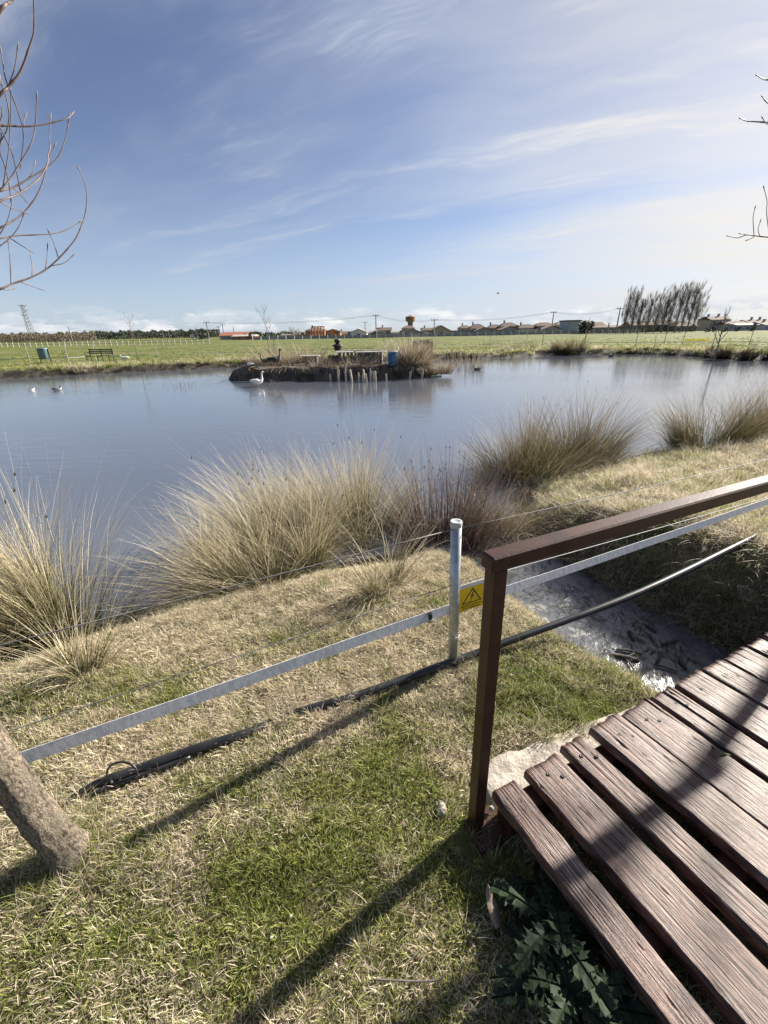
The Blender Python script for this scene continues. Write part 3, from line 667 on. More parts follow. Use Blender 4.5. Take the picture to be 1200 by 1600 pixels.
for x0 in (-1.2, 3.2):
    mb = MB(); mb.box((x0, 0, .46), (.06, .06, 1.16), bev=.004); mb.build('post', MT['paint_brown'], rail2)
mb = MB(); mb.box((1.0, 0, hgt_p+.035), (4.6, .075, .07), bev=.006); mb.build('top_rail', MT['paint_brown'], rail2)
# concrete footing strip beside the plank ends
def footing():
    n, m = 60, 14; us = np.linspace(-.06, .93, n); vs = np.linspace(0, 1, m); U_, V_ = np.meshgrid(us, vs, indexing='ij')
    edge = -.150-.06*fbm(U_*7, U_*0, 3, 3)+.09*sst(.3, .93, U_)
    vv = edge*(1-V_)+.10*V_
    z = .022+(fbm(U_*22, vv*22, 4, 6)-.5)*.035-.07*(1-sst(0, .25, V_)); z = z-.08*(sst(.06, 0, U_+.06)+sst(.87, .93, U_))
    Pw = np.stack([BO[0]+BU[0]*U_+BV[0]*vv, BO[1]+BU[1]*U_+BV[1]*vv, z], 2).reshape(-1, 3)
    i = (np.arange(n-1)[:, None]*m+np.arange(m-1)[None, :]).ravel()
    return link('concrete_footing', np_mesh('concrete_footing', Pw, np.stack([i, i+1, i+m+1, i+m], 1), MT['concrete'], None, True))
tag(footing(), 'rough pale concrete footing beside the plank ends', 'footing')
def rock(name, p, s, mat, label, cat, seed):
    bm = bmesh.new(); bmesh.ops.create_icosphere(bm, subdivisions=3, radius=1)
    for v_ in bm.verts:
        k = .7+.6*float(fbm(v_.co.x*1.3+seed, v_.co.y*1.3+v_.co.z, 3, seed)); v_.co = Vector((v_.co.x*s[0]*k, v_.co.y*s[1]*k, v_.co.z*s[2]*k))
    me = bpy.data.meshes.new(name); bm.to_mesh(me); bm.free(); me.materials.append(mat)
    o = link(name, me); o.location = [float(q) for q in p]; return tag(o, label, cat)
p = on_z(690, 1258, .02); rock('stone', (p[0], p[1], -.004), (.020, .03, .018), MT['stone'], 'pale jagged stone in the dead grass left of the handrail post', 'stone', 3)
p = on_z(768, 1262, .03); rock('pebble', (p[0], p[1], .028), (.010, .008, .007), MT['stone'], 'tiny cream pebble at the foot of the handrail post', 'pebble', 5)

# ------------------------------------------------------------------ galvanised post, tape, wires, hose, sign
fp = empty('fence_post', (MP[0], MP[1], 0)); tag(fp, 'grey galvanised tube post carrying the electric tape', 'fence post')
mb = MB(); lx = -.028
mb.tube([(0, 0, -.15), (lx*.97, .0, .832)], .0255, 20); mb.build('tube', MT['galv'], fp, True)
mb = MB(); mb.lathe([(.0275, 0), (.0285, .004), (.0285, .024), (.026, .029), (.020, .026), (.012, .0225), (.0005, .0215)], 20, (lx, 0, .815)); mb.build('cap', MT['cap_grey'], fp, True)
mb = MB(); zt = .19; q = lx*zt/.83
mb.tube([(q+.0275*math.cos(a), .0275*math.sin(a), zt+.004*math.sin(a)) for a in np.linspace(0, 6.2832, 20)], .0022, 6); mb.build('wire_tie', MT['rope'], fp, True)
for sgn, lab in ((-4.22, 'next galvanised fence post, beyond the leaning tree at left'), (4.42, 'galvanised fence post across the ditch by the second tree')):
    q = MP+FD*sgn; c_ = copy_tree(fp); c_.location = (q[0], q[1], hz(q[0], q[1])); c_['label'] = lab
def ribbon(pts, h, up, name, mat, parent=None, thick=.0012):
    mb = MB(); n = len(pts); vs = []
    for p in pts:
        p = np.array(p)
        for s_, o_ in ((-1, -1), (1, -1), (1, 1), (-1, 1)): vs.append(p+up*h/2*s_+FN*thick*o_)
    fs = []
    for i in range(n-1):
        for k in range(4): fs.append((i*4+k, i*4+(k+1) % 4, i*4+4+(k+1) % 4, i*4+4+k))
    fs += [(3, 2, 1, 0), (n*4-4, n*4-3, n*4-2, n*4-1)]
    mb.add(vs, fs); return mb.build(name, mat, parent)
def sag(a, b, n, s, wob=0.0):
    a = np.array(a, float); b = np.array(b, float)
    return [a+(b-a)*q-np.array([0, 0, s*4*q*(1-q)])+np.array([0, 0, wob*math.sin(q*23)]) for q in np.linspace(0, 1, n)]
TO = -.035
tp = empty('fence_tape', on_fence(668, 963, TO)); tag(tp, 'white woven electric fence tape running past the grey post', 'fence tape')
org = np.array(tp.location)
cl_p = on_fence(672, 962, TO); L_end = on_fence(30, 1185, TO); L_end2 = L_end+(L_end-cl_p)*1.47; R_end = on_fence(1200, 782, TO)
R_end2 = R_end+(R_end-cl_p)*.54
upv = np.array([0, 0, 1.])-FN*.35; upv /= np.linalg.norm(upv)
ribbon([q-org for q in sag(L_end2, cl_p, 50, .006, .0012)], .048, upv, 'tape_strip', MT['tape'], tp)
ribbon([q-org for q in sag(cl_p, R_end2, 40, .012, .0012)], .048, upv, 'tape_strip', MT['tape'], tp)
mb = MB(); c0 = cl_p-org
for q in range(5): mb.box(c0+np.array([rnd.uniform(-.004, .004), -.004+rnd.uniform(-.004, .004), rnd.uniform(-.02, .02)]), (.014, .016, rnd.uniform(.012, .03)), (1, rnd.uniform(-.4, .4), rnd.uniform(-.4, .4)), (0, 1, 0))
mb.build('clamp', MT['black'], tp)
mb = MB(); mb.tube([q-org for q in sag(cl_p+np.array([.01, -.01, -.01]), MP+np.array([-.02, -.03, .215]), 6, .008)], .0022, 6); mb.build('tie_cord', MT['rope'], tp)
def fwire(px, r, label, mat, sagv=.01):
    a = on_fence(*px[0], -.0); b_ = on_fence(*px[1], .0); c_ = on_fence(*px[2], .0)
    a2 = a+(a-b_)*1.44; c2 = c_+(c_-b_)*.71; o = empty('fence_wire', b_); tag(o, label, 'wire'); b0 = np.array(b_)
    mb = MB(); mb.tube([q-b0 for q in sag(a2, b_, 16, sagv)], r, 6); mb.build('strand', MT['wire'], o, True)
    mb = MB(); mb.tube([q-b0 for q in sag(b_, c2, 16, sagv)], r, 6); mb.build('strand', mat, o, True)
fwire([(0, 1004), (705, 828), (1200, 716)], .0024, 'thin upper fence wire crossing in front of the rush tussocks', MT['wire'])
fwire([(0, 1143), (705, 915), (1200, 775)], .0021, 'thin middle fence cord just above the white tape', MT['rope'])
# black hose
hp = []
for (x, y, z) in [(112, 1246, .005), (150, 1226, .012), (205, 1206, .016), (300, 1172, .02), (385, 1146, .006), (425, 1129, -.017), (455, 1117, -.015), (485, 1107, .004), (555, 1088, .012), (640, 1058, .02), (690, 1040, .022), (735, 1024, .03)]: hp.append(on_z(x, y, z))
for (x, y, z) in [(800, 1000, .06), (1000, 925, .15), (1178, 839, .24)]: hp.append(on_z(x, y, z))
hose = empty('hose', hp[4]); tag(hose, 'black plastic hose lying in the lawn and spanning the ditch', 'hose'); h0 = np.array(hp[4])
def smooth_path(P, n=6):
    P = [np.array(p, float) for p in P]; out = []
    for i in range(len(P)-1):
        a = P[max(i-1, 0)]; b_ = P[i]; c_ = P[i+1]; d = P[min(i+2, len(P)-1)]
        for q in np.linspace(0, 1, n, endpoint=False): out.append(.5*((2*b_)+(c_-a)*q+(2*a-5*b_+4*c_-d)*q*q+(3*b_-a-3*c_+d)*q**3))
    return out+[P[-1]]
mb = MB(); pa = smooth_path([p-h0 for p in hp]); rr = [.010+.0105*min(1, i/9) for i in range(len(pa))]; mb.tube(pa, rr, 14); mb.build('pipe', MT['hose'], hose, True)
mb = MB(); mb.tube([p-h0+np.array([.005, -.03, -.004]) for p in smooth_path(hp[1:4])], .009, 10); mb.build('thin_pipe', MT['hose'], hose, True)
lp = on_z(192, 1212, .02)-h0
mb = MB(); mb.tube([lp+np.array([.062*math.cos(a), .03*math.sin(a)*.6, .045*math.sin(a)+.012]) for a in np.linspace(-.5, 3.6, 18)], .0042, 8); mb.build('cable_loop', MT['hose'], hose, True)
# warning sign hanging between the posts
sgc = on_fence(737, 932, -.01); sg = empty('warning_sign', sgc, math.atan2(FD[1], FD[0])); tag(sg, 'yellow high voltage warning sign between the grey and brown posts', 'sign')
SW, SH = .168, .150
def rrect(w_, h_, r, n=5):
    pts = []
    for cx_, cz_, a0 in ((w_/2-r, h_/2-r, 0), (-w_/2+r, h_/2-r, 90), (-w_/2+r, -h_/2+r, 180), (w_/2-r, -h_/2+r, 270)):
        for k in range(n+1): a = R_(a0+90*k/n); pts.append((cx_+r*math.cos(a), cz_+r*math.sin(a)))
    return pts
def plate(pts, y0, y1):
    mb = MB(); n = len(pts); mb.add([(x, y0, z) for x, z in pts]+[(x, y1, z) for x, z in pts], [tuple(range(n)), tuple(range(2*n-1, n-1, -1))]+[(i, n+i, n+(i+1) % n, (i+1) % n) for i in range(n)]); return mb
tiltm = -.03
plate([(x, z+.004) for x, z in rrect(SW, SH+.016, .012)], -.0010, .0012).build('backing', MT['sign_white'], sg)
plate([(x, z-.006) for x, z in rrect(SW-.008, SH-.012, .009)], -.0030, -.0012).build('panel', MT['sign_yellow'], sg)
to, ti_ = .092, .072
tri_o = [(-.063, -.034), (.063, -.034), (0, .058)]; cz = -.034+.092/3
tri_i = [(x*.80, (z-cz)*.80+cz) for x, z in tri_o]
mb = MB(); mb.add([(x, -.0034, z) for x, z in tri_o+tri_i], [(0, 1, 4, 3), (1, 2, 5, 4), (2, 0, 3, 5)]); mb.build('triangle', MT['black'], sg)
bolt = [(.006, .036), (-.012, .004), (-.001, .006), (-.012, -.026), (-.018, -.022), (-.014, -.03), (-.008, -.028), (-.009, -.024), (.012, .014), (.001, .012), (.013, .036)]
mb = MB(); mb.add([(x, -.0034, z) for x, z in bolt], [(0, 1, 2, 9), (0, 9, 10), (2, 8, 9), (2, 3, 7, 8), (3, 4, 5, 6, 7)]); mb.build('bolt', MT['black'], sg)
def text(body, size, loc, parent, mat, name='lettering', sx=1.0):
    cu_ = bpy.data.curves.new(name, 'FONT'); cu_.body = body; cu_.size = size; cu_.align_x = 'CENTER'; cu_.align_y = 'CENTER'; cu_.offset = size*.02
    cu_.materials.append(mat); tmp = bpy.data.objects.new(name, cu_); col.objects.link(tmp)
    me = bpy.data.meshes.new_from_object(tmp.evaluated_get(bpy.context.evaluated_depsgraph_get())); bpy.data.objects.remove(tmp); me.name = name
    o = link(name, me, parent); o.location = loc; o.rotation_euler = (R_(90), 0, 0); o.scale = (sx, 1, 1); return o
text('PELIGRO DE VALLA', .0165, (0, -.0034, -.047), sg, MT['black'], sx=.92)
text('ELECTRIFICADA', .0165, (0, -.0034, -.063), sg, MT['black'], sx=.92)

# ------------------------------------------------------------------ near tree at the left (trunk at the lawn, bare branches at the top of the picture)
def bez(pts, n=5): return smooth_path(pts, n)
tree = empty('bare_tree', (-1.12, .86, 0)); tag(tree, 'young leafless tree with a leaning grey trunk in the lawn at left', 'tree')
tO = np.array([-1.12, .86, 0]); 
trk = [(-1.115, .865, -.12), (-1.125, .868, .03), (-1.155, .87, .16), (-1.20, .885, .36), (-1.26, .91, .7), (-1.33, .96, 1.2), (-1.40, 1.0, 1.8), (-1.44, 1.05, 2.5), (-1.45, 1.1, 3.3)]
bk = MT['bark']; t = NT(bk.node_tree); b = t.n['Principled BSDF']; ov = t.add('ShaderNodeTexCoord').outputs['Object']
wv = t.vmath('ADD', t.vmath('MULTIPLY', ov, (1, 1, .42)), t.vmath('SCALE', t.add('ShaderNodeTexNoise', inp={'Vector': ov, 'Scale': 30.0}).outputs['Color']))
wv.node.inputs[1].links[0].from_node.inputs[3].default_value = .05
vo = t.add('ShaderNodeTexVoronoi', feature='DISTANCE_TO_EDGE'); t.set(vo, 'Vector', wv); t.set(vo, 'Scale', 88.0)
crk = t.smooth(vo.outputs['Distance'], .0, .10)
oldc = b.inputs['Base Color'].links[0].from_socket
t.set(b, 'Base Color', t.mix(t.math('ADD', .62, t.math('MULTIPLY', crk, .38)), (.045, .034, .026, 1), oldc))
bn2 = t.add('ShaderNodeBump'); t.set(bn2, 'Height', crk); bn2.inputs['Strength'].default_value = .5; bn2.inputs['Distance'].default_value = .004; t.set(bn2, 'Normal', b.inputs['Normal'].links[0].from_socket); t.set(b, 'Normal', bn2)
def trunk_mesh():
    pa = smooth_path(trk[:5], 40)+smooth_path(trk[4:], 14)[1:]; n = 40; V = []; m = len(pa); rb = np.interp([q[2] for q in pa], [-.12, 0, .1, .4, 1.2, 2.2, 3.3], [.068, .058, .052, .049, .042, .030, .011])
    for i, p in enumerate(pa):
        for k in range(n):
            a = 2*math.pi*k/n; nz = float(fbm(np.array([a*2.2+math.cos(a)*2]), np.array([p[2]*9]), 3, 12)[0]); kn = max(0, 1-math.hypot(p[2]-.19, (a-4.3)*.1)/.03)
            r = rb[i]*(1+.22*max(0, 1-max(0, p[2])/.09)**2+.16*(nz-.5)+.10*float(vn(np.array([a*5.]), np.array([p[2]*42]), 77)[0]-.5)+.12*kn); V.append((p[0]-tO[0]+r*math.cos(a), p[1]-tO[1]+r*math.sin(a), p[2]))
    F = [(i*n+k, i*n+(k+1) % n, (i+1)*n+(k+1) % n, (i+1)*n+k) for i in range(m-1) for k in range(n)]
    return np_mesh('trunk', V, F, MT['bark'], None, True)
link('trunk', trunk_mesh(), tree)
def trunk_at(z):
    zz = [q[2] for q in trk]; return np.array([np.interp(z, zz, [q[0] for q in trk]), np.interp(z, zz, [q[1] for q in trk]), z])
def twig_pts(px, d0, d1, attach=None):
    n = len(px); P = [along(x, y, d0+(d1-d0)*i/max(n-1, 1)) for i, (x, y) in enumerate(px)]
    return ([attach] if attach is not None else [])+P
def twig(P, r0, r1, parent, org, name='branch', bud=True, lumps=True):
    if parent in (tree,) or (parent is not None and parent.parent is tree): r0, r1 = r0*.72, r1*.75
    pa = smooth_path([np.array(p)-org for p in P], 5); m = len(pa); rr = [r0+(r1-r0)*(i/(m-1))**.7 for i in range(m)]
    if lumps: rr = [r*(1.25 if i % 7 == 3 else 1) for i, r in enumerate(rr)]
    if bud:
        d = pa[-1]-pa[-2]; d /= np.linalg.norm(d)+1e-9; e = pa[-1]
        pa += [e+d*.004, e+d*.010, e+d*.018, e+d*.026]; rr += [r1*1.6, r1*2.0, r1*1.2, r1*.25]
    mb = MB(); mb.tube(pa, rr, 7); return mb.build(name, MT['twig'], parent, True)
def s32(l): return [(x/3.2, y/3.2) for x, y in l]
BR = [  # (pixels in the 3.2x crop, start distance, end distance, root radius, [side twigs])
    ([(-190, 1490), (0, 1445), (60, 1420), (160, 1385), (240, 1340), (320, 1265), (380, 1190), (410, 1120), (430, 1050), (433, 960), (415, 890), (400, 855)], 2.05, 2.25, .0058,
     [[(55, 1420), (50, 1300), (42, 1222)], [(160, 1385), (162, 1340), (157, 1300)], [(228, 1340), (235, 1290), (237, 1245)], [(290, 1285), (270, 1220), (250, 1175)], [(260, 1328), (320, 1315), (357, 1285)], [(110, 1412), (150, 1428), (190, 1442)], [(0, 1440), (30, 1450), (58, 1446)]]),
    ([(-200, 1230), (0, 1192), (90, 1178), (250, 1170), (330, 1150), (392, 1115)], 1.95, 2.1, .0042, [[(50, 1190), (95, 1220), (135, 1245)], [(0, 1230), (50, 1190), (90, 1140), (112, 1090)], [(-20, 1200), (30, 1120), (52, 1050)]]),
    ([(-200, 1260), (0, 1140), (60, 1108), (110, 1072), (170, 1000), (210, 920), (230, 850), (245, 790), (268, 740)], 2.0, 2.15, .0046, []),
    ([(-180, 1090), (0, 1005), (80, 975), (150, 930), (200, 885), (235, 825), (240, 780), (252, 730), (247, 690), (252, 600)], 1.9, 2.2, .0048, [[(0, 1010), (50, 1035), (102, 1055)]]),
    ([(-190, 1000), (0, 955), (70, 935), (150, 890), (230, 840), (290, 785), (325, 700), (345, 600)], 2.1, 2.3, .0056, [[(60, 938), (90, 960), (118, 992)], [(140, 895), (165, 860), (172, 830)]]),
    ([(-200, 640), (0, 628), (110, 632), (200, 625), (280, 608), (335, 592), (355, 575)], 2.0, 2.1, .0054, [[(120, 632), (118, 610), (125, 588)], [(335, 592), (345, 588), (343, 600)]]),
    ([(-200, 1120), (0, 950), (60, 880), (110, 800), (155, 720), (175, 640), (184, 500)], 1.9, 2.05, .0046, [[(15, 930), (40, 780), (50, 640), (55, 490)]]),
    ([(-220, 640), (0, 470), (40, 435), (100, 360), (145, 240), (170, 150), (168, 0), (160, -90)], 1.95, 2.05, .0072, [[(40, 435), (60, 380), (75, 330), (85, 260)], [(40, 435), (22, 370), (15, 320), (8, 275)], [(20, 455), (8, 430), (0, 400)], [(45, 440), (90, 560), (117, 670), (105, 800)]]),
    ([(-200, 190), (0, 45), (30, 20), (65, 0), (110, -60)], 1.9, 1.95, .011, []),
    ([(-120, 480), (0, 640), (40, 720), (65, 780), (95, 920)], 1.95, 2.0, .0030, []),
    ([(-120, 600), (0, 770), (40, 900), (52, 980)], 2.0, 2.05, .0030, []),
    ([(-160, 820), (0, 705), (45, 600), (30, 480), (5, 400)], 2.0, 2.05, .0036, []),
]
for px, d0, d1, r0, tw in BR:
    P = twig_pts(s32(px), d0, d1); z0 = P[0][2]; att = trunk_at(np.clip(z0-.15, 1.0, 3.1)); P = [att]+P
    b_ = twig(P, r0, .0016, tree, tO)
    for tp_ in tw:
        # hang each side twig on the branch: same distance as the nearest branch pixel
        i = min(range(len(px)), key=lambda k: (px[k][0]-tp_[0][0])**2+(px[k][1]-tp_[0][1])**2); dd_ = d0+(d1-d0)*i/(len(px)-1)
        twig(twig_pts(s32(tp_), dd_, dd_+.03), .0024, .0013, b_, tO, 'twig')
for k in range(14):                                           # the rest of the crown, outside the picture on the tree's far side
    z = 1.5+k*.13; a = R_(150+k*47 % 170); p0 = trunk_at(z); e = np.array([math.cos(a), math.sin(a), 1.1]); e /= np.linalg.norm(e)
    twig([p0, p0+e*.25+np.array([0, 0, -.03]), p0+e*.6, p0+e*.9+np.array([0, 0, .12])], .006, .0018, tree, tO)
# second bare tree, out of the picture at the right; only twig ends reach in
t2 = np.array([4.75, 3.42, 0]); t2e = empty('bare_tree', (t2[0], t2[1], hz(t2[0], t2[1]))); tO2 = np.array(t2e.location)
tag(t2e, 'bare tree whose thin twig ends reach in at the right edge of the sky', 'tree')
mb = MB(); mb.tube(smooth_path([(0, 0, -.1), (.02, .0, .5), (.0, .03, 1.3), (-.03, .02, 2.3), (-.02, .05, 3.4), (.0, .05, 4.6)]), list(np.interp(np.linspace(0, 1, 31), [0, .2, 1], [.08, .066, .012])), 14); mb.build('trunk', MT['bark'], t2e, True)
def s44(l): return [(1000+x/4.445, 60+y/4.445) for x, y in l]
for px, tw in [([(1300, 330), (1050, 300), (889, 288), (850, 280), (813, 258)], []), ([(1280, 590), (1010, 520), (889, 450), (850, 405)], []),
               ([(1300, 640), (1050, 605), (889, 585), (800, 578), (740, 574), (700, 558)], [[(889, 598), (870, 585), (855, 560)]]),
               ([(1320, 1440), (1050, 1395), (889, 1380), (800, 1370), (740, 1365), (680, 1385), (618, 1375)], [[(792, 1365), (785, 1250), (797, 1185)], [(835, 1375), (820, 1330), (833, 1280)], [(760, 1366), (730, 1362), (705, 1358)], [(800, 1372), (770, 1390), (752, 1398)], [(900, 1375), (880, 1220), (882, 1130), (862, 1045)]])]:
    P = twig_pts(s44(px), 5.0, 4.7); att = np.array([tO2[0], tO2[1]+.04, min(max(P[0][2]-.2, 1.2), 4.4)]); b_ = twig([att]+P, .009, .0022, t2e, tO2)
    for q in tw: twig(twig_pts(s44(q), 4.78, 4.76), .0028, .0020, b_, tO2, 'twig', lumps=False)
for k in range(12):
    z = 1.4+k*.24; a = R_(-120+k*61 % 230); p0 = tO2+np.array([0, .03, z]); e = np.array([math.cos(a), math.sin(a), 1.0]); e /= np.linalg.norm(e)
    twig([p0, p0+e*.4, p0+e*.95+np.array([0, 0, .1])], .012, .003, t2e, tO2)

# ------------------------------------------------------------------ thistles, litter and small stuff in the foreground
tm = pmat('thistle_leaf', (.010, .021, .009), (.027, .044, .020), 22, .6, .25, c3=(.042, .058, .030), spec=.2)  # leaf green darkened: the deck-side shade is put into the colour
def thistle_leaf(L, seed):
    r = random.Random(seed); V = []; F = []
    def zc(s_): return L*(.42*s_-.50*s_*s_)+.02
    n = 14
    for i in range(n+1):                                        # channelled midrib
        s_ = i/n; w_ = (.030*(1-s_)+.010)*L
        V += [(s_*L, -w_, zc(s_)+.006), (s_*L, 0, zc(s_)), (s_*L, w_, zc(s_)+.006)]
    for i in range(n): F += [(i*3, i*3+1, i*3+4, i*3+3), (i*3+1, i*3+2, i*3+5, i*3+4)]
    for k in range(8):                                          # pointed lobes, folded and spiny, either side
        s_ = .10+.88*k/8
        for sg in (-1, 1):
            q = s_+r.uniform(-.02, .02); W = L*(.07+.13*math.sin(math.pi*min(1, q*1.02))**.9)*r.uniform(.8, 1.15); tw = r.uniform(-.6, 1.0); b0 = len(V)
            pts = [(q-.045, .02, 0), (q-.03, .45, .5), (q-.02, .60, .2), (q+.03, .62, .55), (q+.06, 1.0, .35), (q+.075, .55, .3), (q+.10, .62, .6), (q+.09, .30, .35), (q+.07, .02, 0)]
            for (a_, f, lift) in pts:
                V.append((a_*L, sg*(f*W+.012*L), zc(min(1, max(0, a_)))+lift*W*tw+.006))
            c_ = (b0, b0+1, b0+3, b0+5, b0+8); F += [(b0, b0+1, b0+5, b0+8), (b0+1, b0+2, b0+3), (b0+1, b0+3, b0+5), (b0+3, b0+4, b0+5), (b0+5, b0+6, b0+7), (b0+5, b0+7, b0+8)]
    me = bpy.data.meshes.new('leaf'); me.from_pydata(V, [], F); me.update(); me.materials.append(tm); return me
leafs = [thistle_leaf(.26, s_) for s_ in range(4)]
def thistle(px, py, k, sc, label, seed):
    r = random.Random(seed); p = on_z(px, py, -.02); e = empty('thistle', (p[0], p[1], hz(p[0], p[1]))); tag(e, label, 'plant', 'thistles by the footbridge')
    for i in range(k):
        o = link('leaf', leafs[i % 4], e); s_ = sc*r.uniform(.65, 1.15); o.scale = (s_, s_, s_); o.rotation_euler = (r.uniform(-.25, .25), r.uniform(-.35, .05), i*2.4+r.uniform(-.3, .3)); o.location = (0, 0, .01+.004*i)
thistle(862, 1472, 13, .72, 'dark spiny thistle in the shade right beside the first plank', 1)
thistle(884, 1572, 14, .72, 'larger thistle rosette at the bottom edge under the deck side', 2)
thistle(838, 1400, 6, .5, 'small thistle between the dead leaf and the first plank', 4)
mb = MB(); 
for i in range(9):
    a = i/8; 
n_, m_ = 14, 5; V = []
for i in range(n_+1):
    s_ = i/n_; wv = .018*math.sin(math.pi*min(1, s_*.9+.1))**.6*(1-.2*s_)
    for k in range(m_): f = k/(m_-1)*2-1; V.append((s_*.10, f*wv, .014*(1-f*f)*(.6+.4*math.sin(s_*9))+.006*s_))
lo = link('dead_leaf', np_mesh('dead_leaf', V, [(i*m_+k, i*m_+k+1, i*m_+m_+1+k, i*m_+m_+k) for i in range(n_) for k in range(m_-1)], pmat('dead_leaf', (.16, .11, .08), (.30, .24, .19), 30, .8, .3), None, True))
p = on_z(778, 1455, .01); lo.location = (p[0], p[1], .025); lo.rotation_euler = (.1, -.1, R_(97)); tag(lo, 'curled brown dead leaf in the shaded grass left of the planks', 'leaf')
# pale litter flecks in the lawn
def litter():
    n = 170; x = rng.uniform(-3, 1.2, n); y = rng.uniform(.3, 3.0, n); u, v = bridge_uv(x, y); d, s_ = ditch_sd(x, y)
    k = ((v < -.2) | (u < -.15)) & (d > .8) & (pond_sd(x, y) < -.6); x, y = x[k], y[k]; n = len(x); z = height(x, y)+rng.uniform(.012, .03, n)
    a = rng.uniform(0, 6.28, n); L = rng.uniform(.004, .010, n); w_ = L*rng.uniform(.25, .6, n)
    V = []; F = []
    for i in range(n):
        c_, s2 = math.cos(a[i]), math.sin(a[i]); b0 = len(V)
        for (q, r) in ((-1, 0), (-.3, -1), (.5, -.8), (1, 0), (.5, .8), (-.3, 1)):
            V.append((x[i]+c_*q*L[i]-s2*r*w_[i], y[i]+s2*q*L[i]+c_*r*w_[i], z[i]+abs(r)*.004+q*.003*rng.normal()))
        F += [(b0, b0+1, b0+5), (b0+1, b0+2, b0+5), (b0+2, b0+4, b0+5), (b0+2, b0+3, b0+4)]
    o = link('leaf_litter', np_mesh('leaf_litter', V, F, pmat('leaf_litter', (.34, .28, .21), (.55, .49, .40), 60, .8))); tag(o, 'pale dry leaf flecks scattered in the lawn', kind='stuff')
litter()
mb = MB(); P = [on_z(x, y, z) for x, y, z in [(74, 1440, .02), (96, 1402, .04), (122, 1368, .05), (148, 1335, .07)]]; mb.tube(smooth_path(P), .0012, 6)
tag(mb.build('dry_stalk', pmat('dry_stalk', (.36, .30, .19), (.50, .43, .30), 30, .7), None), 'long pale dry stalk lying by the tree trunk', 'stalk')
mb = MB(); P = [on_z(x, y, .06) for x, y in [(525, 1352), (548, 1333), (572, 1312), (590, 1290)]]; mb.tube(smooth_path(P), .0016, 6)
mb = MB(); P = [on_z(x, y, .03) for x, y in [(588, 1530), (640, 1533), (680, 1532), (695, 1524)]]; mb.tube(smooth_path(P), .0025, 6)
tag(mb.build('twig', MT['dead'], None), 'thin brown twig lying flat in the lawn near the bottom edge', 'twig')
mb = MB(); P = [on_z(x, y, z) for x, y, z in [(1107, 1163, .125), (1120, 1170, .148), (1133, 1178, .142), (1142, 1180, .12)]]; mb.tube(smooth_path(P), .004, 8)
tag(mb.build('green_stem', pmat('green_stem', (.10, .12, .04), (.16, .17, .07), 20, .5), None), 'short green stem poking through a gap between the planks', 'stem')
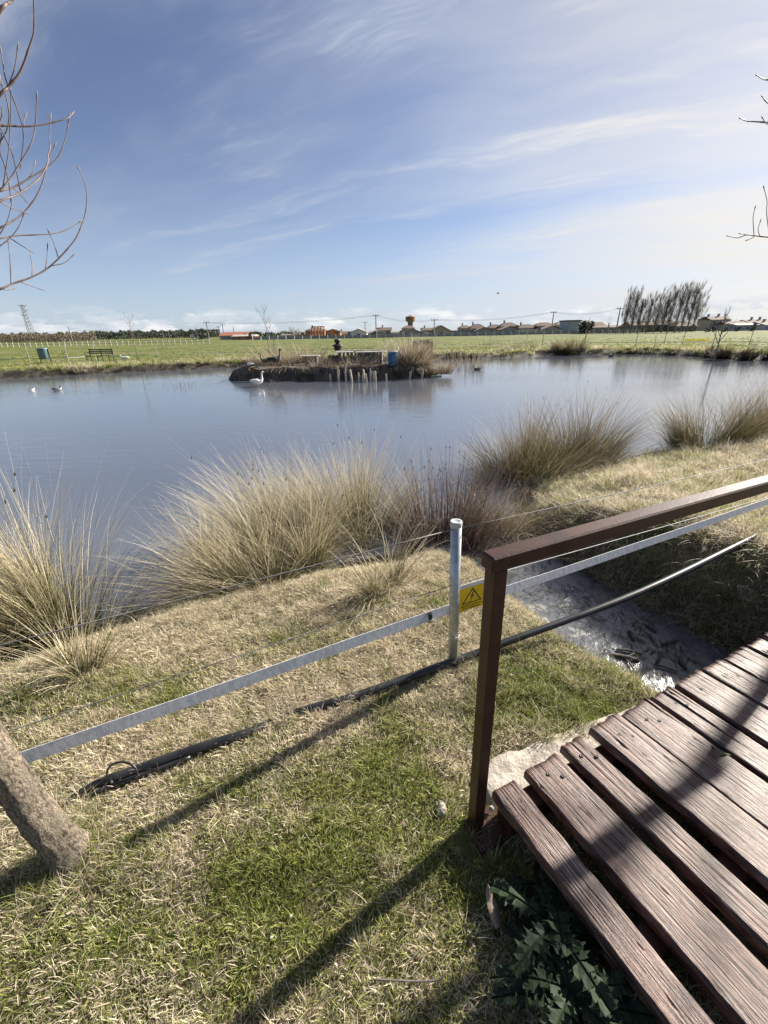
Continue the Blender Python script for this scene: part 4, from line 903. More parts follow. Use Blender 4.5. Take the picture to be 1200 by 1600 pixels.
# rotting stalks and sticks lying in the ditch
def sticks():
    SP = [((955, 1022), (1000, 1032), .011, 'pale forked'), ((962, 1015), (1003, 1022), .008, 'dark flat'), ((1030, 1018), (1025, 1036), .010, 'short upright'), ((1062, 1025), (1072, 1045), .011, 'black stubby'),
          ((1033, 1007), (1058, 1001), .007, 'slim grey'), ((1015, 990), (1030, 1012), .006, 'thin slanted'), ((982, 985), (990, 1000), .012, 'broken dark'), ((1020, 1038), (1060, 1050), .005, 'long thin'), ((1008, 975), (1026, 988), .009, 'wet black'), ((978, 1030), (992, 1052), .006, 'bleached')]
    where = ['in the middle of the ditch', 'beside the forked one in the ditch', 'in the ditch close to the planks', 'nearest the shaded bank', 'behind the others in the ditch', 'crossing the ditch centre', 'in the far part of the ditch', 'just off the plank ends', 'in the shaded far part of the ditch', 'by the grassy ditch edge']
    for (a, b_, r, nm), wh in zip(SP, where):
        A = on_z(*a, WZ+.014); B = on_z(*b_, WZ+.014); mb = MB(); m = (A+B)/2+np.array([rnd.uniform(-.01, .01), rnd.uniform(-.01, .01), .006])
        mb.tube(smooth_path([A, m, B], 4), [r*q for q in (.5, .8, 1, 1.05, 1, .9, .9, .8, .5)], 7)
        if nm == 'pale forked': mb.tube([m, m+(B-A)*.3+np.array([.02, .05, .004])], [r*.7, r*.3], 6)
        tag(mb.build('stick', MT['deadwet'] if 'bleached' not in nm and 'pale' not in nm else MT['dead'], None), '%s stick lying %s' % (nm, wh), 'stick', 'sticks lying in the ditch')
    n = 1500; s_ = rng.random(n)*4.2; y = 3.6-s_*.85; base = []
    for i in range(n):
        q = rng.uniform(0, 3.6); acc = 0
        for a, b_ in zip(DITCH[:-1], DITCH[1:]):
            l = math.dist(a, b_)
            if acc+l >= q:
                f = (q-acc)/l; off = rng.normal(0, .26); dxy = ((b_[0]-a[0])/l, (b_[1]-a[1])/l)
                base.append((a[0]+(b_[0]-a[0])*f-dxy[1]*off, a[1]+(b_[1]-a[1])*f+dxy[0]*off, WZ+.012)); break
            acc += l
    base = np.array(base); n = len(base)
    V, F, T, _ = blades(base, rng.normal(-1.1, .9, n)+np.where(rng.random(n) < .5, 3.14, 0), np.full(n, 1.52), rng.uniform(-.05, .1, n), rng.uniform(.03, .16, n), rng.uniform(.002, .009, n), 3)
    o = link('rotting_stalks', blade_mesh('rotting_stalks', MT['darkbush'], V, F, T, n, 3)); tag(o, 'thin rotting stalks floating in the ditch', kind='stuff')
    # long dead grass hanging over the shaded bank of the ditch
    n = 2600; B = []
    while len(B) < n:
        x, y = rng.uniform(1.3, 4.2), rng.uniform(1.4, 4.3); d, sdv = ditch_sd(np.array([x]), np.array([y]))
        if sdv[0] > 0 and HW+.08 < d[0] < 1.25 and bridge_uv(x, y)[1] < -.05: B.append((x, y))
    B = np.array(B); z = height(B[:, 0], B[:, 1]); base = np.stack([B[:, 0], B[:, 1], z-.01], 1)
    V, F, T, _ = blades(base, rng.normal(math.pi+.2, .9, n), rng.uniform(.5, 1.5, n), rng.uniform(.2, 1.1, n), rng.uniform(.08, .30, n), rng.uniform(.002, .0045, n), 5)
    o = link('bank_grass', blade_mesh('bank_grass', MT['dryreed'], V, F, T, n, 5)); tag(o, 'long dead grass hanging down the shaded ditch bank', kind='stuff')
sticks()

# ------------------------------------------------------------------ islet in the pond
def islet():
    # outline round the centre: 10 m long, 3.4 m deep, low flat top with an eroded dark edge
    cx_, cy_ = -2.35, 21.75; n, m = 150, 26; V = []
    for j in range(m):
        q = j/(m-1)
        for i in range(n):
            a = 2*math.pi*i/n; rx_, ry_ = 5.15, 1.75; ca_, sa_ = math.cos(a), math.sin(a)
            k = 1/((abs(ca_)**2.1+abs(sa_)**2.1)**(1/2.1)); wob = 1+.16*(float(fbm(ca_*5.2+5, sa_*5.2+5, 4, 31))-.5)*2
            x = rx_*ca_*k*q*wob; y = ry_*sa_*k*q*wob
            nz = float(fbm((x+9)*1.2, (y+9)*1.2, 4, 33))
            top = .19+.26*(nz-.5)-.10*sst(-3.6, -5.2, x)
            edge = sst(.86+.10*(nz-.5), 1.0, q)
            z = top*(1-edge)+(WZ-.35)*edge
            V.append((x+cx_, y+cy_, z))
    F = [(j*n+i, j*n+(i+1) % n, (j+1)*n+(i+1) % n, (j+1)*n+i) for j in range(m-1) for i in range(n)]
    o = link('islet', np_mesh('islet', V, F, MT['mud'], None, True)); tag(o, 'low dark mud islet in the middle of the pond', kind='structure')
islet()
IZ = .19
def isl(px, py, z=IZ):
    p = on_z(px, py, z); k = min(max(p[1], 20.6), 22.9)/p[1]; return np.array([p[0]*k, p[1]*k, z])
def goose(pos, rz, body, neck, label, s=1.0, alert=True, cat='goose', patch=None, nk=1.0):
    e = empty(cat if cat != 'bird' else 'bird', pos, rz); tag(e, label, cat)
    up_ = 1.0 if alert else .4
    P = [(-.36, 0, .40), (-.30, 0, .385), (-.20, 0, .36), (-.06, 0, .335), (.08, 0, .34), (.18, 0, .385), (.225, 0, .45), (.235, 0, .55*nk+.0), (.235, 0, .66*nk), (.245, 0, .74*nk), (.285, 0, .765*nk), (.325, 0, .755*nk)]
    rw = [.02, .05, .10, .135, .135, .105, .065, .038, .032, .036, .042, .022]; rh = [.012, .04, .085, .125, .13, .10, .06, .036, .032, .036, .04, .02]
    mb = MB(); mb.etube([(x*s, y*s, z*s) for x, y, z in P], [q*s for q in rw], [q*s for q in rh], 12); mb.build('body', body, e, True)
    mb = MB(); mb.tube([(.32*s, 0, .755*nk*s), (.36*s, 0, .745*nk*s), (.385*s, 0, .735*nk*s)], [.02*s, .015*s, .006*s], 8); mb.build('beak', MT['orange'], e, True)
    for sy in (-1, 1):
        mb = MB(); mb.etube([(-.34*s, sy*.05*s, .40*s), (-.2*s, sy*.105*s, .385*s), (0, sy*.125*s, .37*s), (.13*s, sy*.10*s, .38*s)], [.012*s, .03*s, .035*s, .01*s], [.02*s, .065*s, .085*s, .02*s], 8); mb.build('wing', patch or body, e, True)
        mb = MB(); mb.tube([(.0, sy*.055*s, .25*s), (.015*s, sy*.055*s, .10*s), (.0, sy*.055*s, .0)], [.018*s, .011*s, .010*s], 6); mb.box((.03*s, sy*.055*s, .006*s), (.08*s, .06*s, .012*s)); mb.build('leg', MT['orange'], e)
    return e
MT['orange'] = pmat('orange', (.55, .20, .03), (.65, .26, .05), 8, .5)
MT['white_feather'] = pmat('white_feather', (.66, .64, .60), (.8, .79, .76), 10, .8)
MT['grey_feather'] = pmat('grey_feather', (.06, .05, .042), (.17, .14, .115), 12, .8)
MT['dark_feather'] = pmat('dark_feather', (.02, .02, .02), (.05, .045, .04), 12, .7)
p = on_z(403, 604, WZ); goose((p[0], p[1], WZ-.10), R_(15), MT['white_feather'], None, 'white goose wading in front of the islet', .88)
p = isl(431, 576); goose((p[0], p[1], IZ), R_(12), MT['grey_feather'], None, 'grey brown goose standing on the islet above the white goose, head raised', 1.05, patch=MT['dark_feather'])
p = isl(423, 574, IZ); goose((p[0]-.30, p[1]+.35, IZ), R_(195), MT['grey_feather'], None, 'second grey goose half hidden behind the standing one, facing left', .82)
p = isl(390, 576); goose((p[0], p[1], .10), R_(165), MT['dark_feather'], None, 'dark duck with a pale breast at the left end of the islet', .72, cat='duck', patch=MT['white_feather'], nk=.82)
def duck(px, py, rz, label, body, wing, s=1.0):
    p = on_z(px, py, WZ); e = empty('duck', (p[0], p[1], WZ), rz); tag(e, label, 'duck')
    P = [(-.30, 0, .10), (-.24, 0, .085), (-.12, 0, .06), (.04, 0, .055), (.15, 0, .075), (.19, 0, .13), (.20, 0, .19), (.22, 0, .225), (.26, 0, .225)]
    rw = [.015, .05, .10, .11, .08, .045, .036, .042, .02]; rh = [.012, .04, .07, .08, .06, .04, .035, .04, .018]
    mb = MB(); mb.etube([(x*s, 0, z*s) for x, y, z in P], [q*s for q in rw], [q*s for q in rh], 10); mb.build('body', body, e, True)
    mb = MB(); mb.tube([(.25*s, 0, .22*s), (.31*s, 0, .21*s)], [.018*s, .01*s], 6); mb.build('beak', MT['orange'], e)
    for sy in (-1, 1):
        mb = MB(); mb.etube([(-.26*s, sy*.04*s, .115*s), (-.1*s, sy*.085*s, .10*s), (.08*s, sy*.085*s, .09*s)], [.01*s, .03*s, .01*s], [.015*s, .05*s, .02*s], 8); mb.build('wing', wing, e, True)
    mb = MB(); mb.etube([(.188*s, 0, .165*s), (.20*s, 0, .195*s), (.222*s, 0, .228*s), (.255*s, 0, .23*s)], [.038*s, .040*s, .046*s, .02*s], [.037*s, .039*s, .044*s, .02*s], 8); mb.build('head', MT['dark_feather'], e, True)
duck(90, 610, R_(15), 'duck with dark head and pale flanks swimming under the bin reflection', MT['white_feather'], MT['grey_feather'], .72)
duck(50, 610, R_(75), 'smaller duck swimming alone at far left of the pond', MT['white_feather'], MT['dark_feather'], .52)
duck(745, 578, R_(160), 'tiny dark waterbird among the reeds right of the islet', MT['dark_feather'], MT['grey_feather'], .8)
duck(955, 557, R_(10), 'tiny dark coot out on the bright water under the poplars', MT['dark_feather'], MT['dark_feather'], .9)
p = on_z(196, 566, 0); goose((p[0], p[1], hz(p[0], p[1])), R_(185), MT['white_feather'], None, 'white goose resting on the far bank right of the bench', .95, nk=.72)
# crates, boards, barrel, straw heap on the islet
MT['old_wood'] = pmat('old_wood', (.06, .052, .045), (.24, .21, .18), 9, .9, .3, (1, 1, 3))
MT['board'] = pmat('board', (.42, .40, .37), (.62, .60, .56), 9, .8, .2)
MT['blue'] = pmat('blue', (.03, .10, .22), (.055, .17, .33), 4, .5)
def crate(px, py, w_, d_, h_, rz, label, nsl=6):
    p = isl(px, py); e = empty('pallet_hutch', (p[0], p[1], IZ-.03), rz); tag(e, label, 'hutch')
    for i in range(nsl):
        x = -w_/2+(i+.5)*w_/nsl
        for y in (-d_/2, d_/2):
            mb = MB(); mb.box((x+rnd.uniform(-.02, .02), y, h_*.5), (w_/nsl*.60, .03, h_*rnd.uniform(.92, 1.0)), (1, 0, rnd.uniform(-.05, .05)), (0, 1, 0)); mb.build('slat', MT['old_wood'], e)
    for x in (-w_/2, w_/2):
        mb = MB(); mb.box((x, 0, h_*.48), (.04, d_-.04, h_*.9)); mb.build('side_board', MT['old_wood'], e)
    mb = MB(); mb.box((0, .02, h_+.02), (w_, d_, .03)); mb.build('roof_board', MT['old_wood'], e)
    return e
crate(547, 568, 1.15, .8, .62, .1, 'dark pallet hutch on the islet under the black bucket'); crate(581, 567, 1.05, .8, .60, -.05, 'dark pallet hutch on the islet left of the blue barrel', 7)
crate(522, 566, .5, .6, .40, .2, 'small dark crate at the left side of the pallet hutches', 4); crate(660, 563, .85, .8, 1.05, .12, 'tall dark crate leaning behind the straw heap at the islet right end', 5)
crate(486, 562, .7, .6, .42, -.1, 'low dark crate half hidden in twigs left on the islet', 5)
def slab(px, py, z, L, d_, h_, rz, label, rx=0.0):
    p = isl(px, py, z); mb = MB(); mb.box((0, 0, 0), (L, d_, h_), bev=.008); o = mb.build('board', MT['board'], None); o.location = p; o.rotation_euler = (rx, 0, rz); tag(o, label, 'board', 'pale boards on the islet hutches')
slab(539, 553.2, .815, .85, .5, .035, .1, 'pale board lying on the hutch under the black bucket'); slab(565, 552.2, .80, .6, .4, .03, 0, 'short pale board at the gap between the two hutches'); slab(585, 553.4, .80, 1.05, .5, .035, -.05, 'pale board lying on the hutch next to the blue barrel')
slab(484, 556, .615, 1.0, .4, .03, .05, 'thin pale board on the low crate in the twigs'); slab(682, 590, WZ+.03, .5, .14, .05, .15, 'short white board floating at the right tip of the islet')
p = isl(531, 553); e = empty('black_bucket', (p[0]-.1, p[1]+.05, .80)); tag(e, 'black bucket with a smaller pot on top standing on the hutch', 'bucket')
mb = MB(); mb.lathe([(.14, 0), (.17, .02), (.20, .20), (.30, .22), (.24, .27), (.15, .30), (.001, .30)], 14); mb.build('tub', MT['black'], e, True)
mb = MB(); mb.lathe([(.10, .30), (.10, .38), (.15, .385), (.16, .52), (.13, .54), (.001, .54)], 14); mb.build('pot', MT['black'], e, True)
p = isl(614, 580); e = empty('blue_barrel', (p[0], p[1], IZ-.03)); tag(e, 'faded blue plastic barrel standing on the islet', 'barrel')
mb = MB(); mb.lathe([(.20, 0), (.22, .02), (.225, .18), (.235, .2), (.225, .22), (.225, .42), (.235, .44), (.225, .46), (.215, .6), (.20, .62), (.001, .61)], 18); mb.build('drum', MT['blue'], e, True)
mb = MB(); mb.lathe([(.23, .615), (.235, .63), (.235, .65), (.001, .665)], 18); mb.build('lid', MT['sign_white'], e, True)
def fan(px, py, z, rx, ry, n, L, spread, lean, mat, name, label, cat, width=(.012, .025), curve=(.0, .8), group=None):
    p = isl(px, py, z) if z == IZ else on_z(px, py, z); e = empty(name, (p[0], p[1], z)); tag(e, label, cat, group)
    a = rng.uniform(0, 6.28, n); q = np.sqrt(rng.random(n)); bx, by = rx*q*np.cos(a), ry*q*np.sin(a); base = np.stack([bx, by, np.full(n, -.05)], 1)
    az_ = np.arctan2(by/ry+lean[1]+rng.normal(0, .3, n), bx/rx+lean[0]+rng.normal(0, .3, n)); tl = np.clip(spread*(.3+q*.8)+rng.normal(0, .15, n), 0, 1.4)
    V, F, T, _ = blades(base, az_, tl, rng.uniform(curve[0], curve[1], n), rng.uniform(L[0], L[1], n), rng.uniform(width[0], width[1], n), 4, side=rng.uniform(0, 6.28, n), taper=.6)
    tag(link('stalks', blade_mesh('stalks', mat, V, F, T, n, 4), e), kind='stuff'); return e
fan(640, 569, IZ, .65, .5, 800, (.7, 1.5), .55, (-.1, 0), MT['dryreed'], 'reed_heap', 'big heap of dry straw coloured reeds leaning over the blue barrel', 'reed heap')
fan(652, 574, IZ, .6, .4, 320, (.5, 1.2), 1.0, (.6, -.2), MT['dryreed'], 'reed_heap', 'fallen dry reeds slumping right from the big heap', 'reed heap')
fan(680, 583, -.2, .75, .45, 460, (.3, .75), .5, (.1, -.1), MT['dryreed'], 'reed_clump', 'dry brown reed clump on the right tip of the islet', 'reeds')
fan(430, 566, IZ, 1.2, .5, 520, (.6, 1.5), .8, (-.2, 0), MT['dryreed'], 'twig_bush', 'pale twiggy bush behind the geese on the islet', 'bush', (.008, .014))
fan(472, 566, IZ, 1.2, .5, 560, (.6, 1.45), .8, (.1, 0), MT['dryreed'], 'twig_bush', 'pale twiggy bush in the middle of the islet beside the low crate', 'bush', (.008, .014))
fan(505, 572, IZ, .9, .5, 300, (.3, .8), 1.0, (.0, -.3), MT['bramble'], 'twig_bush', 'brownish twigs in front of the small dark crate', 'bush', (.008, .014))
fan(560, 575, IZ, 1.5, .4, 320, (.3, .9), 1.1, (.2, -.3), MT['dryreed'], 'twig_bush', 'loose dead stalks leaning on the two pallet hutches', 'bush', (.010, .018))
fan(372, 588, -.25, .9, .4, 90, (.3, .9), 1.1, (-.6, -.2), MT['bramble'], 'twig_bush', 'bare twigs trailing into the water at the islet left tip', 'bush', (.006, .012))
for _px, _lab in ((455, 'dead roots and stalks hanging over the islet edge below the geese'), (512, 'dead stalks hanging over the islet edge below the small dark crate'), (562, 'tangled dead stalks over the islet edge below the hutches'), (612, 'dead stalks over the islet edge below the blue barrel'), (655, 'broken reeds over the islet edge below the fallen heap')):
    fan(_px, 577, IZ, .95, .25, 150, (.3, .8), 1.35, (0, -1.6), MT['dryreed'], 'root_tuft', _lab, 'roots', (.012, .022), (.6, 1.6))
fan(436, 596, WZ, .35, .3, 70, (.15, .4), .8, (0, 0), MT['bramble'], 'twig_bush', 'little dark twig tuft in the water right of the white goose', 'bush', (.008, .014))
fan(731, 577, WZ, 1.0, .8, 150, (.4, 1.0), .22, (0, 0), MT['dryreed'], 'reed_clump', 'thin dry reeds standing in the water right of the islet', 'reeds', (.010, .02), (0, .3))
fan(712, 572, WZ, 1.6, 1.4, 60, (.5, 1.2), .18, (0, 0), MT['dryreed'], 'reed_clump', 'sparse tall reed stems in the gap between islet and far shore', 'reeds', (.010, .02), (0, .3))
fan(770, 566, WZ, 2.0, 1.6, 46, (.4, 1.0), .25, (0, 0), MT['dryreed'], 'reed_clump', 'sparse reed stems in the water off the far shore', 'reeds', (.010, .02), (0, .3))
fan(286, 606, WZ, .55, .4, 14, (.25, .6), .7, (0, 0), MT['bramble'], 'reed_clump', 'few dark broken stems in open water left of the islet', 'reeds', (.010, .016), (0, 1.2))
mb = MB(); mb.tube([(0, 0, 0), (.006, 0, .26), (-.006, .0, .52)], [.042, .048, .034], 6); mb.tube([(.01, 0, .2), (.07, .02, .42)], [.02, .012], 5); stub = mb.mesh('reed_stump', pmat('reed_stump', (.42, .37, .29), (.60, .54, .44), 8, .85))
for k, (px, h_) in enumerate([(517, .7), (529, 1.35), (541, 1.3), (550, 1.1), (561, .8), (567, .75), (570, 1.1), (573, .75), (579, 1.2), (584, .85), (587, .95), (604, .7), (640, .8), (659, .95)]):
    p = on_z(px, 596-.018*abs(px-540)-(4 if px > 630 else 0)+rnd.uniform(-1, 1.5), WZ); o = link('reed_stump', stub); o.location = (p[0], p[1], WZ-.06); o.scale = (1, 1, h_); o.rotation_euler = (rnd.uniform(-.12, .12), rnd.uniform(-.15, .15), rnd.uniform(0, 6))
    tag(o, '%s pale cut reed stump from the left along the islet front' % 'first second third fourth fifth sixth seventh eighth ninth tenth eleventh twelfth thirteenth fourteenth'.split()[k], 'reed stump', 'cut reed stumps along the islet front')

# ------------------------------------------------------------------ far bank furniture
p = on_z(158, 566, 0); e = empty('park_bench', (p[0], p[1], hz(p[0], p[1])), R_(-8)); tag(e, 'dark metal bench on the far bank facing the pond', 'bench')
BM_ = MT['black']
for z in (.62, .74, .86):
    mb = MB(); mb.box((0, .22+.08*(z-.45), z), (1.9, .03, .075)); mb.build('back_slat', BM_, e)
for y in (-.18, -.06, .06): mb = MB(); mb.box((0, y, .45), (1.9, .09, .035)); mb.build('seat_slat', BM_, e)
for x in (-.88, 0, .88):
    mb = MB(); mb.tube([(x, -.22, 0), (x, -.2, .44)], .03, 6); mb.tube([(x, .26, 0), (x, .2, .44), (x, .27, .92)], .03, 6); mb.tube([(x, -.2, .42), (x, .2, .42)], .025, 6); mb.build('leg', BM_, e)
for x in (-.93, .93): mb = MB(); mb.tube([(x, -.22, .44), (x, -.22, .66), (x, .23, .68)], .022, 6); mb.build('armrest', BM_, e)
p = on_z(73, 568, 0); e = empty('litter_bin', (p[0], p[1], hz(p[0], p[1])), R_(10)); tag(e, 'blue grey litter bin hung on a post frame on the far bank', 'bin')
mb = MB(); mb.lathe([(.24, .28), (.27, .34), (.30, .95), (.32, 1.0), (.27, 1.02), (.001, .98)], 16); mb.build('basket', pmat('bin_blue', (.09, .15, .19), (.14, .21, .25), 5, .5), e, True)
for x in (-.33, .33): mb = MB(); mb.tube([(x, 0, -.1), (x, 0, .95)], .03, 6); mb.build('leg', BM_, e)
mb = MB(); mb.tube([(-.33, 0, .6), (.33, 0, .6)], .02, 6); mb.build('bracket', BM_, e)
MT['white_post'] = pmat('white_post', (.50, .50, .48), (.66, .66, .63), 4, .7)
MT['grey_post'] = pmat('grey_post', (.14, .14, .14), (.24, .24, .23), 4, .7)
MT['corral_post'] = pmat('corral_post', (.30, .29, .27), (.42, .41, .39), 4, .8)
def posts_fence(name, pts, h_, r, mat, label, rails=(), rail_r=.02, rmat=None, group=None, cat='fence', boxy=False):
    c0 = np.array(pts[len(pts)//2], float); c0[2] = 0; e = empty(name, c0); tag(e, label, cat, group)
    mb = MB(); 
    if boxy: mb.box((0, 0, .5), (2*r, 2*r, 1.0))
    else: mb.tube([(0, 0, 0), (0, 0, 1)], r, 7)
    me = mb.mesh('post', mat)
    for p in pts:
        o = link('post', me, e); hh_ = h_*rnd.uniform(.93, 1.06); o.location = (p[0]-c0[0], p[1]-c0[1], hz(p[0], p[1])-.1); o.scale = (1, 1, hh_+.1); o.rotation_euler = (rnd.uniform(-.02, .02), rnd.uniform(-.035, .035), 0)
    for z in rails:
        mb = MB()
        for a, b_ in zip(pts[:-1], pts[1:]): mb.tube([(a[0]-c0[0], a[1]-c0[1], hz(a[0], a[1])+z), (b_[0]-c0[0], b_[1]-c0[1], hz(b_[0], b_[1])+z)], rail_r, 5)
        mb.build('rail' if rail_r > .03 else 'tape_strip', rmat or mat, e)
    return e
fl = [on_z(x, y, 0) for x, y in [(-60, 571), (48, 568), (108, 568), (151, 563), (247, 562), (348, 558), (430, 556), (512, 553), (600, 551), (668, 550), (765, 545), (822, 543)]]
posts_fence('electric_fence', fl, 1.2, .022, MT['corral_post'], 'pale post and tape fence along the far bank behind the bench', (.35,), .016, MT['corral_post'])
fr = [on_z(x, y, 0) for x, y in [(847, 543), (913, 541), (993, 541), (1037, 541), (1065, 541), (1113, 540), (1170, 540), (1240, 542)]]
posts_fence('electric_fence', fr, 1.2, .025, MT['grey_post'], 'grey post and tape fence on the far bank below the poplars', (.3,), .02, MT['sign_white'])
posts_fence('corral_fence', [far(x, 92-.02*x) for x in range(-24, 330, 9)], 1.0, .07, MT['corral_post'], 'white post and rail corral fence in front of the brown trees', (.45, .9), .04, boxy=True)
posts_fence('field_fence', [far(x, 118) for x in range(395, 1010, 13)], 1.15, .085, MT['white_post'], 'row of pale concrete posts along the meadow edge before the village', boxy=True)
# saplings on the far bank
def sapling(px, py, h_, label, seed, thick=.03, nb=7, fork=None):
    p = on_z(px, py, 0); e = empty('sapling', (p[0], p[1], hz(p[0], p[1]))); tag(e, label, 'tree', 'young bare trees on the far bank'); r = random.Random(seed)
    mb = MB(); mb.tube([(0, 0, -.1), (r.uniform(-.05, .05), 0, h_*.5), (r.uniform(-.1, .1), 0, h_)], [thick, thick*.7, thick*.2], 7); mb.build('trunk', MT['twig'], e, True)
    for i in range(nb):
        z = h_*(.45+.5*i/nb); a = r.uniform(0, 6.28); L = h_*r.uniform(.2, .42)*(1-.5*i/nb); d = np.array([math.cos(a)*.55, math.sin(a)*.4, .8])
        mb = MB(); mb.tube([(0, 0, z), d*L*.5+np.array([0, 0, z]), d*L+np.array([0, 0, z+L*.15])], [thick*.5, thick*.35, thick*.15], 5)
        for q in range(3):
            k0 = d*L*r.uniform(.3, .9)+np.array([0, 0, z]); mb.tube([k0, k0+np.array([r.uniform(-.2, .2), r.uniform(-.1, .1), r.uniform(.15, .4)])*L], [thick*.25, thick*.1], 4)
        mb.build('branch', MT['twig'], e, True)
sapling(217, 566, 3.1, 'slender bare sapling on the far bank right of the bench', 1, .022); sapling(421, 560, 3.6, 'slim bare sapling with a bushy top behind the geese', 2, .025, 9); sapling(430, 558, 1.6, 'short leaning stake like sapling next to the slim one', 5, .03, 2)
sapling(1021, 548, 2.0, 'leaning bare stick of a sapling under the poplars', 3, .03, 2); sapling(1118, 556, 3.3, 'tall forked bare sapling on the right shore', 4, .045, 9); sapling(913, 541, 2.4, 'thin sapling before the round evergreen', 8, .03, 5)
sapling(103, 566, 1.2, 'very thin stake between bin and bench', 9, .025, 1)
# yellow flowers in the meadow at right
n = 500; P = np.array([far(rng.uniform(1070, 1108), rng.uniform(47, 53)) for _ in range(n)]); V, F, T, _ = blades(P, rng.uniform(0, 6.28, n), rng.uniform(0, .8, n), np.zeros(n), rng.uniform(.1, .22, n), rng.uniform(.02, .06, n), 2)
o = link('yellow_flowers', blade_mesh('yellow_flowers', blade_mat('yellow_flowers', [(0, (.1, .14, .03)), (.5, (.4, .36, .03)), (1, (.62, .48, .03))]), V, F, T, n, 2)); tag(o, 'patch of small yellow flowers in the meadow at right', kind='stuff')

# ------------------------------------------------------------------ village
WALL = {k: pmat('wall_'+k, *v, 1.2, .9, .15) for k, v in dict(cream=((.36, .30, .23), (.46, .39, .31)), grey=((.25, .24, .23), (.34, .33, .31)), white=((.52, .51, .49), (.64, .63, .60)), brick=((.30, .12, .06), (.42, .19, .10)), tan=((.32, .25, .18), (.42, .34, .25)), dark=((.12, .11, .10), (.19, .17, .15)), blue=((.28, .31, .36), (.38, .41, .46)), orange=((.42, .19, .09), (.55, .27, .14)), red=((.36, .07, .05), (.46, .10, .07))).items()}
ROOF = {k: pmat('roof_'+k, *v, 2.5, .9, .3, (1, 4, 1)) for k, v in dict(tile=((.085, .058, .044), (.145, .10, .075)), grey=((.14, .13, .12), (.21, .19, .175)), red=((.26, .08, .05), (.34, .12, .075)), light=((.30, .29, .27), (.40, .38, .35))).items()}
MT['pane'] = pmat('pane', (.03, .035, .04), (.06, .07, .08), 3, .15)
def house(x0, x1, y_base, y_eave, y_ridge, D, wall, roof, kind, label, wins=2, chim=1, depth=None, cat='house', rz=0.0, floors=1, door=True):
    s_ = D/FPX; Wd = (x1-x0)*s_; p = far((x0+x1)/2, D); hw = max(1.2, (y_base-y_eave)*s_*1.02+.25); hr = max(.25, (y_eave-y_ridge)*s_); dp = depth or max(6, Wd*.8)
    e = empty('house' if cat == 'house' else cat.replace(' ', '_'), (p[0], p[1], -.15), rz); tag(e, label, cat, 'village houses beyond the meadow' if cat == 'house' else None)
    mb = MB()
    a, d2 = Wd/2, dp
    if kind == 'gable':      # gable end towards the pond
        mb.add([(-a, 0, 0), (a, 0, 0), (a, 0, hw), (0, 0, hw+hr), (-a, 0, hw), (-a, d2, 0), (a, d2, 0), (a, d2, hw), (0, d2, hw+hr), (-a, d2, hw)], [(0, 1, 2, 3, 4), (9, 8, 7, 6, 5), (1, 6, 7, 2), (5, 0, 4, 9)])
        rf = MB(); o_ = .3; th = .18
        sl_ = hr/a
        for sg_ in (-1, 1):
            A = [(sg_*(a+o_), -o_, hw-o_*sl_+.02), (0, -o_, hw+hr+.02), (0, d2+o_, hw+hr+.02), (sg_*(a+o_), d2+o_, hw-o_*sl_+.02)]; B = [(x, y, z+th) for x, y, z in A]
            rf.add(A+B, [(0, 1, 2, 3), (7, 6, 5, 4), (0, 4, 5, 1), (1, 5, 6, 2), (2, 6, 7, 3), (3, 7, 4, 0)])
    else:
        mb.add([(-a, 0, 0), (a, 0, 0), (a, 0, hw), (-a, 0, hw), (-a, d2, 0), (a, d2, 0), (a, d2, hw), (-a, d2, hw)], [(0, 1, 2, 3), (1, 5, 6, 2), (5, 4, 7, 6), (4, 0, 3, 7), (3, 2, 6, 7)])
        rf = MB(); o_ = .35; q = {'hip': .62, 'side': 0.0, 'flat': 0.0}[kind]*min(a, d2/2)
        r0, r1 = (-a-o_ if q == 0 else -a+q), (a+o_ if q == 0 else a-q)
        base = [(-a-o_, -o_, hw+.02), (a+o_, -o_, hw+.02), (a+o_, d2+o_, hw+.02), (-a-o_, d2+o_, hw+.02)]; top = [(r0, d2/2, hw+hr+.02), (r1, d2/2, hw+hr+.02)]
        if kind == 'flat': rf.box((0, d2/2, hw+.02+hr/2), (Wd+.5, d2+.5, hr))
        else: rf.add(base+top, [(0, 1, 5, 4), (2, 3, 4, 5), (1, 2, 5), (3, 0, 4), (3, 2, 1, 0)])
    mb.build('wall', WALL[wall], e); ro = rf.build('roof', ROOF[roof], e)
    for k in range(chim):
        cx_ = (-.25+.5*k+rnd.uniform(-.12, .12))*Wd; zr = hw+hr*(1-abs(cx_)/a*(1 if kind == 'gable' else .2)); cmb = MB(); cmb.box((cx_, d2*.5, zr+.15), (.45, .45, 1.1)); cmb.box((cx_, d2*.5, zr+.75), (.6, .6, .12)); cmb.build('chimney', WALL['tan' if wall != 'brick' else 'brick'], ro)
    fh = hw/floors
    for f in range(floors):
        for k in range(wins):
            cx_ = (k+.5)/wins*Wd-Wd/2; z = f*fh+fh*.55; ww = min(1.1, Wd/wins*.4); wh = min(1.2, fh*.42)
            if door and f == 0 and k == wins-1 and wins > 1:
                q = MB(); q.box((cx_, -.05, 1.02), (1.0, .10, 2.0)); q.build('door', WALL['dark'], e); continue
            q = MB(); q.box((cx_, -.04, z), (ww+.2, .08, wh+.2)); fo = q.build('window', WALL['white' if wall != 'white' else 'grey'], e)
            q = MB(); q.box((cx_, -.085, z), (ww, .03, wh)); q.build('pane', MT['pane'], fo)
    return e
D = 135
